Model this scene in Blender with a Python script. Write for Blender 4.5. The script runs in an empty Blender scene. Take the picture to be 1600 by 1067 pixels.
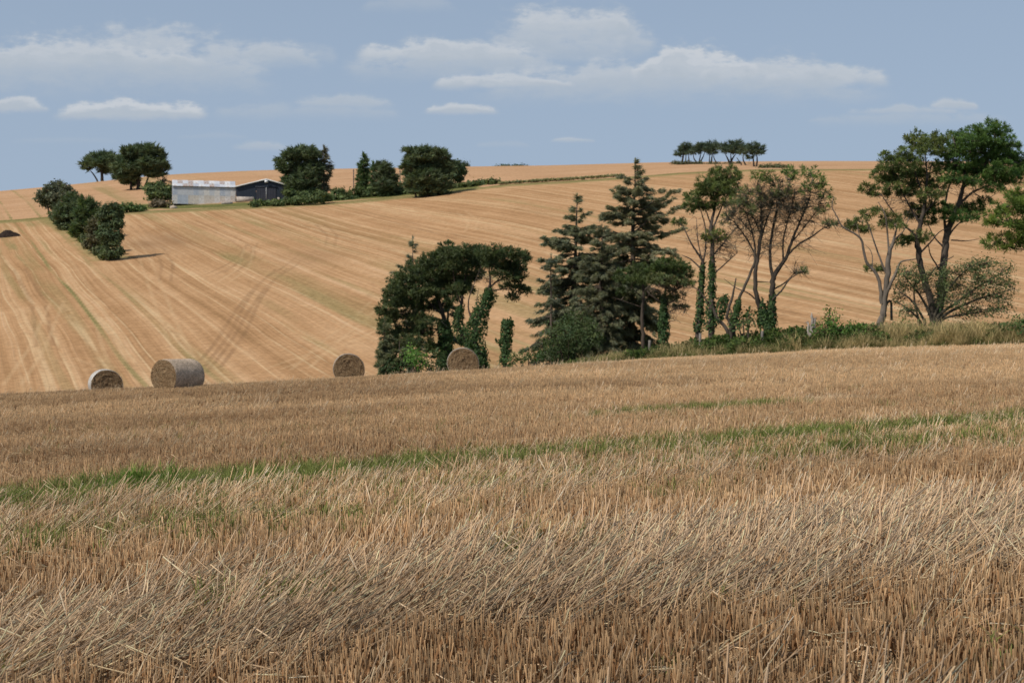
import bpy, math, random
import numpy as np
from mathutils import Vector
rng = np.random.default_rng(7)
random.seed(7)
R = math.radians
S = bpy.context.scene
COL = S.collection

# ------------------------------------------------------------------ camera
F = 2222.0            # focal length in photograph pixels (50 mm lens)
EYE = 1.6
cam_d = bpy.data.cameras.new('camera'); cam = bpy.data.objects.new('camera', cam_d); COL.objects.link(cam)
cam.location = (0, 0, EYE); cam.rotation_euler = (R(90), 0, 0)
cam_d.sensor_width = 36; cam_d.lens = 50; cam_d.clip_start = 0.1; cam_d.clip_end = 6000
cam_d.dof.use_dof = True; cam_d.dof.focus_distance = 11; cam_d.dof.aperture_fstop = 6.3
S.camera = cam

# ------------------------------------------------------------------ light
SUN_EL, SUN_AZ = 45.0, -130.0      # azimuth from +Y, clockwise positive: the sun stands to the left
sun_d = bpy.data.lights.new('sun', 'SUN'); sun = bpy.data.objects.new('sun', sun_d); COL.objects.link(sun)
sun_d.energy = 3.6; sun_d.angle = R(1.2); sun_d.color = (1.0, 0.94, 0.86)
sd = Vector((math.sin(R(SUN_AZ))*math.cos(R(SUN_EL)), math.cos(R(SUN_AZ))*math.cos(R(SUN_EL)), math.sin(R(SUN_EL))))
sun.rotation_euler = (-sd).to_track_quat('-Z', 'Y').to_euler()
S.view_settings.view_transform = 'Standard'; S.view_settings.look = 'None'
S.view_settings.exposure = 0.0; S.view_settings.gamma = 1.0; S.view_settings.use_curve_mapping = False

class NT:
    """small helper to write node trees"""
    def __init__(s, tree): s.t = tree; s.n = tree.nodes; s.l = tree.links
    def node(s, typ, props=None, **inp):
        n = s.n.new(typ)
        for k, v in (props or {}).items(): setattr(n, k, v)
        for k, v in inp.items():
            key = int(k[1:]) if k[0] == '_' and k[1:].isdigit() else k.replace('__', ' ')
            s.put(n.inputs[key], v)
        return n
    def put(s, sock, v):
        if hasattr(v, 'is_output'): s.l.new(v, sock)
        else: sock.default_value = v
    def math(s, op, a, b=0.0, clamp=False):
        n = s.n.new('ShaderNodeMath'); n.operation = op; n.use_clamp = clamp
        s.put(n.inputs[0], a); s.put(n.inputs[1], b); return n.outputs[0]
    def ss(s, v, a, b, lo=0.0, hi=1.0):
        n = s.n.new('ShaderNodeMapRange'); n.interpolation_type = 'SMOOTHSTEP'
        s.put(n.inputs['Value'], v); s.put(n.inputs['From Min'], a); s.put(n.inputs['From Max'], b)
        s.put(n.inputs['To Min'], lo); s.put(n.inputs['To Max'], hi); return n.outputs['Result']
    def mix(s, f, a, b, blend='MIX'):
        n = s.n.new('ShaderNodeMix'); n.data_type = 'RGBA'; n.blend_type = blend
        s.put(n.inputs[0], f); s.put(n.inputs[6], a if hasattr(a, 'is_output') else (*a, 1)[:4]); s.put(n.inputs[7], b if hasattr(b, 'is_output') else (*b, 1)[:4])
        return n.outputs[2]
    def noise(s, vec, scale, detail=4, rough=0.55, out='Fac', dist=0.0):
        n = s.n.new('ShaderNodeTexNoise'); s.put(n.inputs['Vector'], vec)
        n.inputs['Scale'].default_value = scale; n.inputs['Detail'].default_value = detail
        n.inputs['Roughness'].default_value = rough; n.inputs['Distortion'].default_value = dist
        return n.outputs[out]
    def xyz(s, x, y, z=0.0):
        n = s.n.new('ShaderNodeCombineXYZ'); s.put(n.inputs[0], x); s.put(n.inputs[1], y); s.put(n.inputs[2], z); return n.outputs[0]
    def sep(s, v):
        n = s.n.new('ShaderNodeSeparateXYZ'); s.put(n.inputs[0], v); return n.outputs
    def dot(s, v, w):
        n = s.n.new('ShaderNodeVectorMath'); n.operation = 'DOT_PRODUCT'; s.put(n.inputs[0], v); n.inputs[1].default_value = w; return n.outputs['Value']

# ------------------------------------------------------------------ sky
W = bpy.data.worlds.new('World'); S.world = W; W.use_nodes = True
w = NT(W.node_tree); W.node_tree.nodes.clear()
sky = w.node('ShaderNodeTexSky', dict(sky_type='NISHITA', sun_disc=False, sun_elevation=R(SUN_EL), sun_rotation=R(SUN_AZ),
             altitude=60, air_density=1.0, dust_density=0.6, ozone_density=1.6))
SKY_K = 0.085
d = w.node('ShaderNodeTexCoord').outputs['Generated']
dx, dy, dz = w.sep(d)
yy = w.math('MAXIMUM', dy, 0.05)
u = w.math('DIVIDE', dx, yy); v = w.math('DIVIDE', dz, yy)
# soft warping so that the cloud outlines are ragged
uv = w.xyz(u, w.math('MULTIPLY', v, 2.2))
nb = w.noise(uv, 9.0, 6, 0.6); nb2 = w.noise(uv, 30.0, 5, 0.62); nb3 = w.noise(uv, 75.0, 5, 0.6)
warp = w.math('ADD', w.math('MULTIPLY', w.math('SUBTRACT', nb, 0.5), 0.1), w.math('MULTIPLY', w.math('SUBTRACT', nb2, 0.5), 0.045))
uw = w.math('ADD', u, warp)
vw = w.math('ADD', v, w.math('MULTIPLY', warp, 0.42))
CLOUDS = [  # px, py of the cloud base centre, half width, height above base, strength
    (120, 105, 230, 62, .75), (215, 92, 100, 70, .6), (390, 95, 120, 48, .6), (30, 110, 120, 50, .45), (470, 92, 60, 36, .35),
    (700, 92, 150, 44, .8), (640, 88, 90, 34, .5), (860, 88, 130, 60, .5), (890, 50, 105, 56, .75), (930, 46, 60, 40, .35),
    (1060, 128, 190, 40, .6), (790, 134, 120, 26, .8), (1085, 120, 110, 70, .95), (1190, 124, 110, 52, .7), (1290, 128, 105, 36, .7), (980, 122, 110, 40, .5),
    (205, 178, 125, 30, 1.0), (30, 170, 52, 22, .8), (535, 166, 85, 24, .5), (720, 174, 62, 17, .8), (410, 232, 50, 15, .45), (895, 220, 38, 9, .55),
    (785, 228, 45, 11, .25), (1410, 176, 95, 17, .5), (1490, 168, 42, 18, .6), (1300, 190, 40, 10, .3), (170, 122, 270, 92, .55), (720, 112, 190, 56, .5), (1060, 140, 340, 74, .6), (890, 78, 150, 84, .55), (480, 180, 160, 30, .35), (1420, 190, 160, 28, .35), (640, 12, 80, 30, .3), (100, 222, 90, 12, .2), (330, 215, 60, 10, .2)]
n1d = w.noise(w.xyz(w.math('MULTIPLY', u, 30.0), w.math('MULTIPLY', v, 6.0)), 1.0, 3, .55)
puff = w.math('ADD', w.math('MULTIPLY', w.math('SUBTRACT', nb2, .5), 1.5), w.math('MULTIPLY', w.math('SUBTRACT', nb3, .5), .8))
tot = None; litw = None
for (px, py, hw, hh, k) in CLOUDS:
    u0 = (px-800)/F; v0 = (533-py)/F; hh *= 1.15
    a = w.math('DIVIDE', w.math('SUBTRACT', u, u0), hw*1.08/F)
    pr_ = w.math('MAXIMUM', w.math('SUBTRACT', 1.0, w.math('MULTIPLY', a, a)), 0.0)
    b = w.math('DIVIDE', w.math('SUBTRACT', v, v0), hh/F)
    top = w.math('MULTIPLY', w.math('SQRT', pr_), w.math('ADD', .45, w.math('MULTIPLY', n1d, .9)))
    e = w.math('ADD', w.math('SUBTRACT', top, b), w.math('MULTIPLY', puff, .75))
    g = w.math('MULTIPLY', w.math('MULTIPLY', w.ss(e, .0, .62, 0, k), w.ss(w.math('ADD', b, w.math('MULTIPLY', puff, .3)), -.5, .3)), w.ss(pr_, 0.0, .45))
    l_ = w.math('MULTIPLY', g, w.ss(e, 1.0, .15))
    tot = g if tot is None else w.math('MAXIMUM', tot, g)
    litw = l_ if litw is None else w.math('MAXIMUM', litw, l_)
# the same kind of cloud over the rest of the sky (above and beside the view)
dome = w.xyz(w.math('DIVIDE', dx, w.math('ADD', w.math('ABSOLUTE', dz), 0.12)), w.math('DIVIDE', dy, w.math('ADD', w.math('ABSOLUTE', dz), 0.12)))
gen = w.ss(w.noise(dome, 1.3, 6, 0.6), 0.5, 0.75, 0, 0.7)
inview = w.math('MULTIPLY', w.ss(w.math('ABSOLUTE', u), 0.36, 0.55, 1, 0), w.math('MULTIPLY', w.ss(v, 0.24, 0.34, 1, 0), w.ss(dy, 0.05, 0.2)))
tot = w.math('ADD', tot, w.math('MULTIPLY', gen, w.math('SUBTRACT', 1.0, inview)))
dens = w.math('MULTIPLY', w.ss(tot, 0.0, .72), w.math('ADD', .8, w.math('MULTIPLY', nb3, .35)))
lit = w.ss(litw, .1, .75)
skyc = w.mix(1.0, sky.outputs[0], (SKY_K, SKY_K, SKY_K), 'MULTIPLY')
hz = w.ss(dz, 0.0, 0.6, 0.93, 0.35)
skyc = w.mix(hz, skyc, (0.355, 0.448, 0.582))               # pale, milky air
cloudc = w.mix(lit, (0.455, 0.51, 0.575), (0.62, 0.645, 0.68))
fin = w.mix(w.math('MULTIPLY', dens, 0.9), skyc, cloudc)
bg = w.node('ShaderNodeBackground', Color=fin, Strength=1.0)
wo = w.node('ShaderNodeOutputWorld', Surface=bg.outputs[0])

# ------------------------------------------------------------------ mesh helpers
def mesh_np(name, V, Fq, attrs=None, smooth=False):
    V = np.asarray(V, np.float32); Fq = np.asarray(Fq, np.int32)
    k = Fq.shape[1]; m = bpy.data.meshes.new(name)
    m.vertices.add(len(V)); m.vertices.foreach_set('co', V.ravel())
    m.loops.add(Fq.size); m.loops.foreach_set('vertex_index', Fq.ravel())
    m.polygons.add(len(Fq)); m.polygons.foreach_set('loop_start', np.arange(0, Fq.size, k, dtype=np.int32))
    if smooth: m.polygons.foreach_set('use_smooth', np.ones(len(Fq), bool))
    m.update(calc_edges=True)
    for an, av in (attrs or {}).items():
        av = np.asarray(av, np.float32)
        if av.ndim == 1: a = m.attributes.new(an, 'FLOAT', 'POINT'); a.data.foreach_set('value', av)
        else:
            if av.shape[1] == 3: av = np.concatenate([av, np.ones((len(av), 1), np.float32)], 1)
            a = m.attributes.new(an, 'FLOAT_COLOR', 'POINT'); a.data.foreach_set('color', av.ravel())
    return m

class Geo:
    """collects tubes / triangles / boxes with a colour per vertex"""
    def __init__(s): s.V = []; s.T = []; s.C = []; s.n = 0
    def add(s, V, T, C):
        V = np.asarray(V, float).reshape(-1, 3); T = np.asarray(T, int).reshape(-1, 3)
        C = np.asarray(C, float)
        if C.ndim == 1: C = np.tile(C, (len(V), 1))
        s.V.append(V); s.T.append(T+s.n); s.C.append(C); s.n += len(V)
    def tris(s, A, B, D, C):
        n = len(A); V = np.stack([A, B, D], 1).reshape(-1, 3)
        s.add(V, np.arange(3*n).reshape(-1, 3), np.repeat(C, 3, 0) if np.ndim(C) == 2 else C)
    def tube(s, P, r, k=6, c=(.1, .08, .06)):
        P = np.asarray(P, float); n = len(P); r = np.broadcast_to(np.asarray(r, float), n)
        tg = np.gradient(P, axis=0); tg /= np.linalg.norm(tg, axis=1)[:, None]+1e-9
        ref = np.array([0, 1, 0.]) if abs(tg[:, 1]).mean() < .75 else np.array([1., 0, 0])
        a = np.cross(tg, ref); a /= np.linalg.norm(a, axis=1)[:, None]+1e-9; b = np.cross(tg, a)
        th = np.arange(k)*2*np.pi/k
        ring = P[:, None]+r[:, None, None]*(np.cos(th)[None, :, None]*a[:, None]+np.sin(th)[None, :, None]*b[:, None])
        V = np.concatenate([ring.reshape(-1, 3), P[-1:]]); T = []
        for i in range(n-1):
            for j in range(k):
                p, q = i*k+j, i*k+(j+1) % k
                T += [(p, q, q+k), (p, q+k, p+k)]
        for j in range(k): T.append(((n-1)*k+j, (n-1)*k+(j+1) % k, n*k))
        s.add(V, T, c)
    def twigs(s, A, B, r0, r1, bulge, c):
        """many thin three-sided tubes at once: A -> B, bowed by the vectors bulge"""
        A = np.asarray(A); B = np.asarray(B); n = len(A)
        if n == 0: return
        ts = np.array([0, .35, .7, 1.0]); m = 4
        P = A[:, None]+(B-A)[:, None]*ts[None, :, None]+bulge[:, None]*np.sin(np.pi*ts)[None, :, None]
        rr = r0+(r1-r0)*ts
        tg = B-A; tg = tg/(np.linalg.norm(tg, axis=1)[:, None]+1e-9)
        ref = np.where(abs(tg[:, 2:3]) > .8, np.array([[1., 0, 0]]), np.array([[0, 0, 1.]]))
        a = np.cross(tg, ref); a /= np.linalg.norm(a, axis=1)[:, None]+1e-9; b = np.cross(tg, a)
        th = np.arange(3)*2*np.pi/3
        off = np.cos(th)[None, :, None]*a[:, None]+np.sin(th)[None, :, None]*b[:, None]     # n,3,3
        V = P[:, :, None]+off[:, None]*rr[None, :, None, None]                              # n,m,3,3
        T = []
        for i in range(m-1):
            for j in range(3):
                p, q = i*3+j, i*3+(j+1) % 3
                T += [(p, q, q+3), (p, q+3, p+3)]
        T = np.array(T)[None]+(np.arange(n)*m*3)[:, None, None]
        s.add(V.reshape(-1, 3), T.reshape(-1, 3), np.tile(c, (n*m*3, 1)) if np.ndim(c) == 1 else np.repeat(c, m*3, 0))
    def box(s, c, size, col, rz=0.0, rx=0.0):
        h = np.array(size)/2
        V = np.array([[x, y, z] for x in (-1, 1) for y in (-1, 1) for z in (-1, 1)], float)*h
        if rx: V = V @ np.array([[1, 0, 0], [0, math.cos(rx), math.sin(rx)], [0, -math.sin(rx), math.cos(rx)]])
        if rz: V = V @ np.array([[math.cos(rz), math.sin(rz), 0], [-math.sin(rz), math.cos(rz), 0], [0, 0, 1]])
        T = [(0, 1, 3), (0, 3, 2), (4, 6, 7), (4, 7, 5), (0, 4, 5), (0, 5, 1), (2, 3, 7), (2, 7, 6), (0, 2, 6), (0, 6, 4), (1, 5, 7), (1, 7, 3)]
        s.add(V+np.array(c), T, col)
    def build(s, name, mat, parent=None, origin=(0, 0, 0), smooth=False):
        V = np.concatenate(s.V)-np.asarray(origin); m = mesh_np(name, V, np.concatenate(s.T), {'col': np.concatenate(s.C)}, smooth)
        m.materials.append(mat); o = bpy.data.objects.new(name, m); COL.objects.link(o)
        if parent: o.parent = parent
        return o

def tag(o, label=None, cat=None, group=None, kind=None):
    if label: o['label'] = label
    if cat: o['category'] = cat
    if group: o['group'] = group
    if kind: o['kind'] = kind
    return o
def empty(name, loc, rz=0):
    o = bpy.data.objects.new(name, None); COL.objects.link(o); o.location = loc; o.rotation_euler = (0, 0, rz); o.empty_display_size = .3
    return o
def copy_tree(o, parent=None):
    c = o.copy(); COL.objects.link(c); c.parent = parent
    for ch in [x for x in bpy.data.objects if x.parent == o]: copy_tree(ch, c)
    return c

# ------------------------------------------------------------------ materials
def new_mat(name):
    m = bpy.data.materials.new(name); m.use_nodes = True; m.node_tree.nodes.clear(); return m, NT(m.node_tree)
def principled(nt, color, rough=.9, bump=None, bstr=.3, bdist=.05, spec=.2):
    p = nt.node('ShaderNodeBsdfPrincipled'); nt.put(p.inputs['Base Color'], color if hasattr(color, 'is_output') else (*color, 1)[:4])
    nt.put(p.inputs['Roughness'], rough); p.inputs['Specular IOR Level'].default_value = spec
    if bump is not None:
        b = nt.node('ShaderNodeBump', Height=bump, Strength=bstr, Distance=bdist); nt.put(p.inputs['Normal'], b.outputs[0])
    nt.node('ShaderNodeOutputMaterial', Surface=p.outputs[0]); return p
def attr(nt, name, typ='GEOMETRY'):
    n = nt.node('ShaderNodeAttribute', dict(attribute_type=typ, attribute_name=name)); return n
def mat_leaf(name, trans=.35, rough=.65):
    m, t = new_mat(name)
    c = attr(t, 'col').outputs['Color']
    p = t.node('ShaderNodeBsdfPrincipled'); t.put(p.inputs['Base Color'], c); p.inputs['Roughness'].default_value = rough; p.inputs['Specular IOR Level'].default_value = .25
    tr = t.node('ShaderNodeBsdfTranslucent'); t.put(tr.inputs[0], t.mix(1.0, c, (1.15, 1.25, .7), 'MULTIPLY'))
    mx = t.node('ShaderNodeMixShader', Fac=trans); t.l.new(p.outputs[0], mx.inputs[1]); t.l.new(tr.outputs[0], mx.inputs[2])
    t.node('ShaderNodeOutputMaterial', Surface=mx.outputs[0]); return m
def mat_col(name, rough=.9, nscale=6.0, namt=.35, bump=.3, bdist=.03, stretch=(1, 1, 1), spec=.2):
    """colour from the mesh, broken up by noise"""
    m, t = new_mat(name)
    c = attr(t, 'col').outputs['Color']; pos = t.node('ShaderNodeTexCoord').outputs['Object']
    mp = t.node('ShaderNodeMapping', Vector=pos, Scale=stretch).outputs[0]
    n = t.noise(mp, nscale, 5, .6)
    f = t.ss(n, .25, .75, 1-namt, 1+namt)
    c2 = t.mix(1.0, c, t.xyz(f, f, f), 'MULTIPLY')
    principled(t, c2, rough, n, bump, bdist, spec); return m
M_leaf = mat_leaf('foliage'); M_needle = mat_leaf('needles', .3, .6)
M_bark = mat_col('bark', .95, 5.0, .4, .6, .04, (1, 1, .25))
M_wood = mat_col('weathered_wood', .9, 14.0, .3, .4, .01, (1, 1, .15))

# ------------------------------------------------------------------ terrain
def smooth_tab(xs, ys, sig=45):
    g = np.arange(-1200, 2801, 10.0); t = np.interp(g, xs, ys)
    k = np.exp(-.5*(np.arange(-150, 151, 10)/sig)**2); k /= k.sum()
    t2 = np.convolve(np.pad(t, 15, mode='edge'), k, 'valid'); return g, t2
# what the hill looks like from the camera: photograph rows at a few depths
T_foot = smooth_tab([-600, 0, 300, 600, 850, 1000, 1300, 1600, 2200], [655, 628, 618, 594, 577, 566, 540, 532, 528])
T_edge = smooth_tab([-600, 0, 80, 200, 300, 400, 520, 640, 720, 800, 900, 1000, 1090, 1200, 1300, 1400, 1600, 2200],
                    [372, 348, 341, 333, 328, 323, 318, 308, 298, 289, 283.5, 276, 269.5, 266, 266, 265, 266, 272], 25)
T_sky = smooth_tab([-600, 0, 120, 200, 265, 400, 540, 720, 860, 1040, 1200, 1380, 1600, 2200],
                   [346, 304, 294, 285, 279, 273, 270, 268, 267, 263, 263.5, 262.5, 262, 268], 30)
HY = np.array([110., 140, 250, 370, 440, 550, 680, 1000, 1700])
def tab(T, p): return np.interp(p, T[0], T[1])
def hill(p, y):
    zf = EYE+(533-tab(T_foot, p))/F*140; ze = EYE+(533-tab(T_edge, p))/F*370; zs = EYE+(533-tab(T_sky, p))/F*550
    Z = np.stack([zf-4.0, zf, zf+(ze-zf)*.47, ze, ze+(zs-ze)*.47, zs, zs-5, zs-35, zs-110])
    hk = np.diff(HY)[:, None] if Z.ndim == 2 else np.diff(HY)
    dl = np.diff(Z, axis=0)/hk
    sl = np.empty_like(Z); sl[0] = dl[0]; sl[-1] = dl[-1]
    a, b = dl[:-1], dl[1:]
    sl[1:-1] = np.where(a*b > 0, 2*a*b/(a+b+1e-12), 0)
    i = np.clip(np.searchsorted(HY, y)-1, 0, len(HY)-2); j = np.arange(len(p))
    h = HY[i+1]-HY[i]; s = np.clip((y-HY[i])/h, 0, 1)
    z0, z1, m0, m1 = Z[i, j], Z[i+1, j], sl[i, j]*h, sl[i+1, j]*h
    return (2*s**3-3*s**2+1)*z0+(s**3-2*s**2+s)*m0+(-2*s**3+3*s**2)*z1+(s**3-s**2)*m1
def sstep(x, a, b):
    t = np.clip((x-a)/(b-a), 0, 1); return t*t*(3-2*t)
def Yedge(p): return np.interp(p, [-400, 0, 600, 850, 1000, 1300, 1600, 2000, 2600], [95, 90, 79, 72, 68, 63, 60, 56, 52])
def vnoise(x, y, seed=0):
    xi = np.floor(x).astype(int); yi = np.floor(y).astype(int); fx = x-xi; fy = y-yi
    fx = fx*fx*(3-2*fx); fy = fy*fy*(3-2*fy)
    def hsh(a, b):
        n = (a*374761393+b*668265263+seed*974711) & 0x7fffffff
        n = ((n ^ (n >> 13))*1274126177) & 0x7fffffff
        return ((n ^ (n >> 16)) & 0xffff)/65535.0
    return (hsh(xi, yi)*(1-fx)+hsh(xi+1, yi)*fx)*(1-fy)+(hsh(xi, yi+1)*(1-fx)+hsh(xi+1, yi+1)*fx)*fy
def H(x, y):
    x = np.atleast_1d(np.asarray(x, float)); y = np.atleast_1d(np.asarray(y, float))
    sh = np.broadcast(x, y).shape; x = np.broadcast_to(x, sh).ravel(); y = np.broadcast_to(y, sh).ravel()
    p = np.clip(800+F*x/np.maximum(y, 20.0), -1150, 2750)
    xs = 70*np.tanh(x/70)
    k = np.interp(p, [-400, 0, 800, 1000, 1300, 1600], [.0026, .0024, .0018, .0008, .0003, .0002])
    dd = np.maximum(y-48, 0)
    n = .009*y+.053*np.minimum(xs, 0)+.040*np.maximum(xs, 0)-k*np.where(dd < 40, dd*dd, 1600+80*(dd-40))
    n += .05*(vnoise(x*.25, y*.25, 3)-.5)*sstep(y, 3, 8)+.03*(vnoise(x*.9, y*.9, 4)-.5)
    ye = Yedge(p)
    n += .45*np.exp(-((y-ye-4.5)/2.0)**2)*sstep(p, 820, 1200)
    ww = sstep(y, 95, 140)
    hl = hill(p, np.clip(y, 110, 1700))
    hl = hl+.5*(vnoise(x*.02, y*.02, 9)-.5)*sstep(y, 150, 200)
    return (n*(1-ww)+hl*ww).reshape(sh)
def P(px, py, Y): return np.array([(px-800)/F*Y, Y, EYE+(533-py)/F*Y])
def at(px, py, y0=100., y1=700.):
    Y = np.linspace(y0, y1, 2400); x = (px-800)/F*Y; z = EYE+(533-py)/F*Y
    b = np.nonzero(H(x, Y) >= z)[0]
    i = b[0] if len(b) else int(np.argmax((H(x, Y)-EYE)/Y))      # a ray over the crest: take the crest itself
    return np.array([x[i], Y[i], H(x[i], Y[i])[0]])
def ground(px, Y): 
    x = (px-800)/F*Y; return np.array([x, Y, H(x, Y)[0]])
def dist_poly(X, Yv, pts):
    d = np.full(X.shape, 1e9)
    for (ax, ay), (bx, by) in zip(pts[:-1], pts[1:]):
        ex, ey = bx-ax, by-ay; t = np.clip(((X-ax)*ex+(Yv-ay)*ey)/(ex*ex+ey*ey+1e-9), 0, 1)
        d = np.minimum(d, np.hypot(X-ax-t*ex, Yv-ay-t*ey))
    return d

# --- hillside fields -------------------------------------------------
ts = np.concatenate([np.linspace(-1.3, -.44, 40)[:-1], np.linspace(-.44, .44, 680), np.linspace(.44, 1.3, 40)[1:]])
ys = np.concatenate([np.linspace(75, 128, 26)[:-1], np.linspace(128, 380, 300)[:-1], np.linspace(380, 600, 120)[:-1], np.linspace(600, 1700, 50)])
GX = ts[None, :]*ys[:, None]; GY = np.broadcast_to(ys[:, None], GX.shape)
GZ = H(GX, GY)-.06*sstep(GY, 82, 75)
nr, nc = GX.shape
idx = np.arange(nr*nc).reshape(nr, nc)
Q = np.stack([idx[:-1, :-1], idx[:-1, 1:], idx[1:, 1:], idx[1:, :-1]], -1).reshape(-1, 4)
fx, fy = GX.ravel(), GY.ravel()
SDIR = np.array([.925, .38]); 
def sc(x, y): return x*SDIR[0]+y*SDIR[1]
s_ = sc(fx, fy); t_ = -fx*SDIR[1]+fy*SDIR[0]
pp = 800+F*fx/fy
green = np.zeros(len(fx)); pale = np.zeros(len(fx)); dark = np.zeros(len(fx))
edge_pts = [tuple(at(a, b)[:2]) for a, b in [(-60, 353), (0, 347), (80, 341), (200, 333), (300, 329), (400, 324), (520, 318), (640, 308), (720, 298), (800, 289.5), (900, 284), (1000, 276.5), (1090, 270), (1200, 266), (1300, 265.5), (1400, 265), (1660, 265.5)]]
de = dist_poly(fx, fy, edge_pts)
ey_ = np.interp(fx/fy, [a/b for a, b in edge_pts], [b for a, b in edge_pts])
upper = sstep(fy-ey_, -1, 3)
rag = vnoise(fx*.3, fy*.3, 5)
green = np.maximum(green, (1-sstep(de+2.2*(rag-.5), 1.6, 6.5))*.62)
green = np.maximum(green, (1-sstep(abs(fy-ey_-3)+2*(rag-.5), .8, 3.5))*.8*sstep(pp, 1500, 1350))
yard = dist_poly(fx, fy, [tuple(at(a, b)[:2]) for a, b in [(215, 322), (300, 323), (380, 319), (520, 312), (640, 303), (715, 295)]])
green = np.maximum(green, (1-sstep(yard+3*(rag-.5), 3.5, 8))*.9)
# round the hedge that climbs the hill on the left
hed = dist_poly(fx, fy, [tuple(at(a, b)[:2]) for a, b in [(80, 341), (120, 362), (160, 398), (172, 404)]])
green = np.maximum(green, (1-sstep(hed+2*(rag-.5), 2, 5))*.6)
# headland along the hedge, and grass lines left by the drill (straight in the field)
for (px, py, wd, k) in [(330, 385, 2.2, .45), (300, 560, .6, .6), (160, 520, .5, .6), (230, 480, 1.6, .3), (480, 440, 2.5, .32), (700, 450, 2.0, .35), (560, 430, 1.4, .3), (620, 380, 2.2, .3), (40, 480, 1.0, .35), (820, 420, 1.6, .25), (830, 480, 1.8, .4), (95, 470, 1.4, .3), (900, 330, 2.5, .25), (1350, 470, 1.5, .2)]:
    q = at(px, py); s0 = sc(q[0], q[1]); dsn = abs(s_-s0+1.0*(vnoise(t_*.03, s_*0+7, 2)-.5))
    green = np.maximum(green, (1-sstep(dsn, wd*.45, wd))*k*(.35+.9*vnoise(t_*.05, s_*.3, 8)))
def marks(arr, polys, wd, k, gauge=1.9):
    for pl in polys:
        g = np.array([at(a, b)[:2] for a, b in pl]); 
        # smooth the polyline
        n = 8*len(g); tt = np.linspace(0, len(g)-1, n); g = np.stack([np.interp(tt, np.arange(len(g)), g[:, i]) for i in (0, 1)], 1)
        for _ in range(6): g[1:-1] = (g[:-2]+2*g[1:-1]+g[2:])/4
        dv = np.gradient(g, axis=0); nv = np.stack([-dv[:, 1], dv[:, 0]], 1); nv /= np.linalg.norm(nv, axis=1)[:, None]+1e-9
        for sgn in (-1, 1):
            h = g+nv*sgn*gauge/2; lo = h.min(0)-3; hi = h.max(0)+3
            m = (fx > lo[0]) & (fx < hi[0]) & (fy > lo[1]) & (fy < hi[1])
            dd = dist_poly(fx[m], fy[m], [tuple(q) for q in h])
            arr[m] = np.maximum(arr[m], (1-sstep(dd, wd*.4, wd))*k*(.4+.8*vnoise(fx[m]*.25, fy[m]*.25, 6)))
marks(dark, [[(395, 380), (385, 395), (365, 412), (330, 428)], [(470, 402), (450, 418), (420, 436), (395, 470), (372, 520), (330, 575)], [(440, 420), (405, 450), (375, 490), (345, 540), (310, 580)],
             [(560, 330), (640, 350), (720, 372)], [(300, 345), (345, 362), (385, 385), (392, 400), (360, 425)], [(210, 352), (240, 378), (262, 410), (258, 440)], [(500, 350), (520, 368), (515, 385)], [(640, 392), (690, 400), (760, 420)],
             [(1120, 470), (1160, 480), (1240, 492)], [(30, 420), (60, 470), (70, 540)]], .4, .4)
marks(pale, [[(200, 370), (225, 400), (240, 440), (262, 500), (290, 560)], [(60, 360), (90, 390), (130, 450), (160, 500), (180, 560), (200, 600)], [(90, 470), (60, 540), (20, 600)], [(100, 560), (140, 575), (180, 570)],
             [(480, 560), (520, 540), (580, 515)], [(430, 575), (500, 550), (585, 528)], [(590, 470), (560, 500), (520, 530), (470, 575)], [(390, 385), (380, 420), (350, 440)], [(720, 330), (740, 345), (735, 360)],
             [(700, 300), (760, 297), (850, 291), (960, 284)], [(210, 340), (320, 336), (430, 330), (560, 322), (660, 314), (730, 304)], [(640, 318), (740, 303), (790, 300)]], .36, .28)
# broad bare patches
brown = .6*np.exp(-((pp-250)/55)**2-((fy-295)/20)**2)+.3*np.exp(-((pp-480)/60)**2-((fy-255)/14)**2)
dark = np.maximum(dark, brown*(.5+.8*vnoise(s_*.6, t_*.06, 12)))
low = sstep(fy, 132, 120)
green = np.maximum(green, low*.9)
hm = mesh_np('hillside', np.stack([fx, fy, GZ.ravel()], 1), Q, {'mark': np.stack([np.clip(green, 0, 1), np.clip(pale, 0, 1), np.clip(dark, 0, 1)], 1), 'upper': upper}, True)
m, t = new_mat('harvested_hillside')
pos = t.node('ShaderNodeNewGeometry').outputs['Position']
sN = t.dot(pos, (SDIR[0], SDIR[1], 0)); tN = t.dot(pos, (-SDIR[1], SDIR[0], 0))
wob = t.math('MULTIPLY', t.math('SUBTRACT', t.noise(t.xyz(t.math('MULTIPLY', tN, .012), t.math('MULTIPLY', sN, .004)), 1.0, 2), .5), 3.5)
sW = t.math('ADD', sN, wob)
def stretch(a, fa, b, fb): return t.xyz(t.math('MULTIPLY', a, fa), t.math('MULTIPLY', b, fb))
nA = t.noise(stretch(sW, .12, tN, .002), 1.0, 2, .6)
nB = t.noise(stretch(sW, .55, tN, .003), 1.0, 3, .6)
nC = t.noise(stretch(sW, 1.9, tN, .015), 1.0, 3, .6)
nL = t.noise(stretch(sW, .33, tN, .0015), 1.0, 1, .5); nO = t.noise(stretch(t.math('ADD', sW, 300.0), .2, tN, .004), 1.0, 2, .5)
nD = t.noise(pos, .06, 4, .6); nE = t.noise(pos, 1.3, 4, .7)
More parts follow.
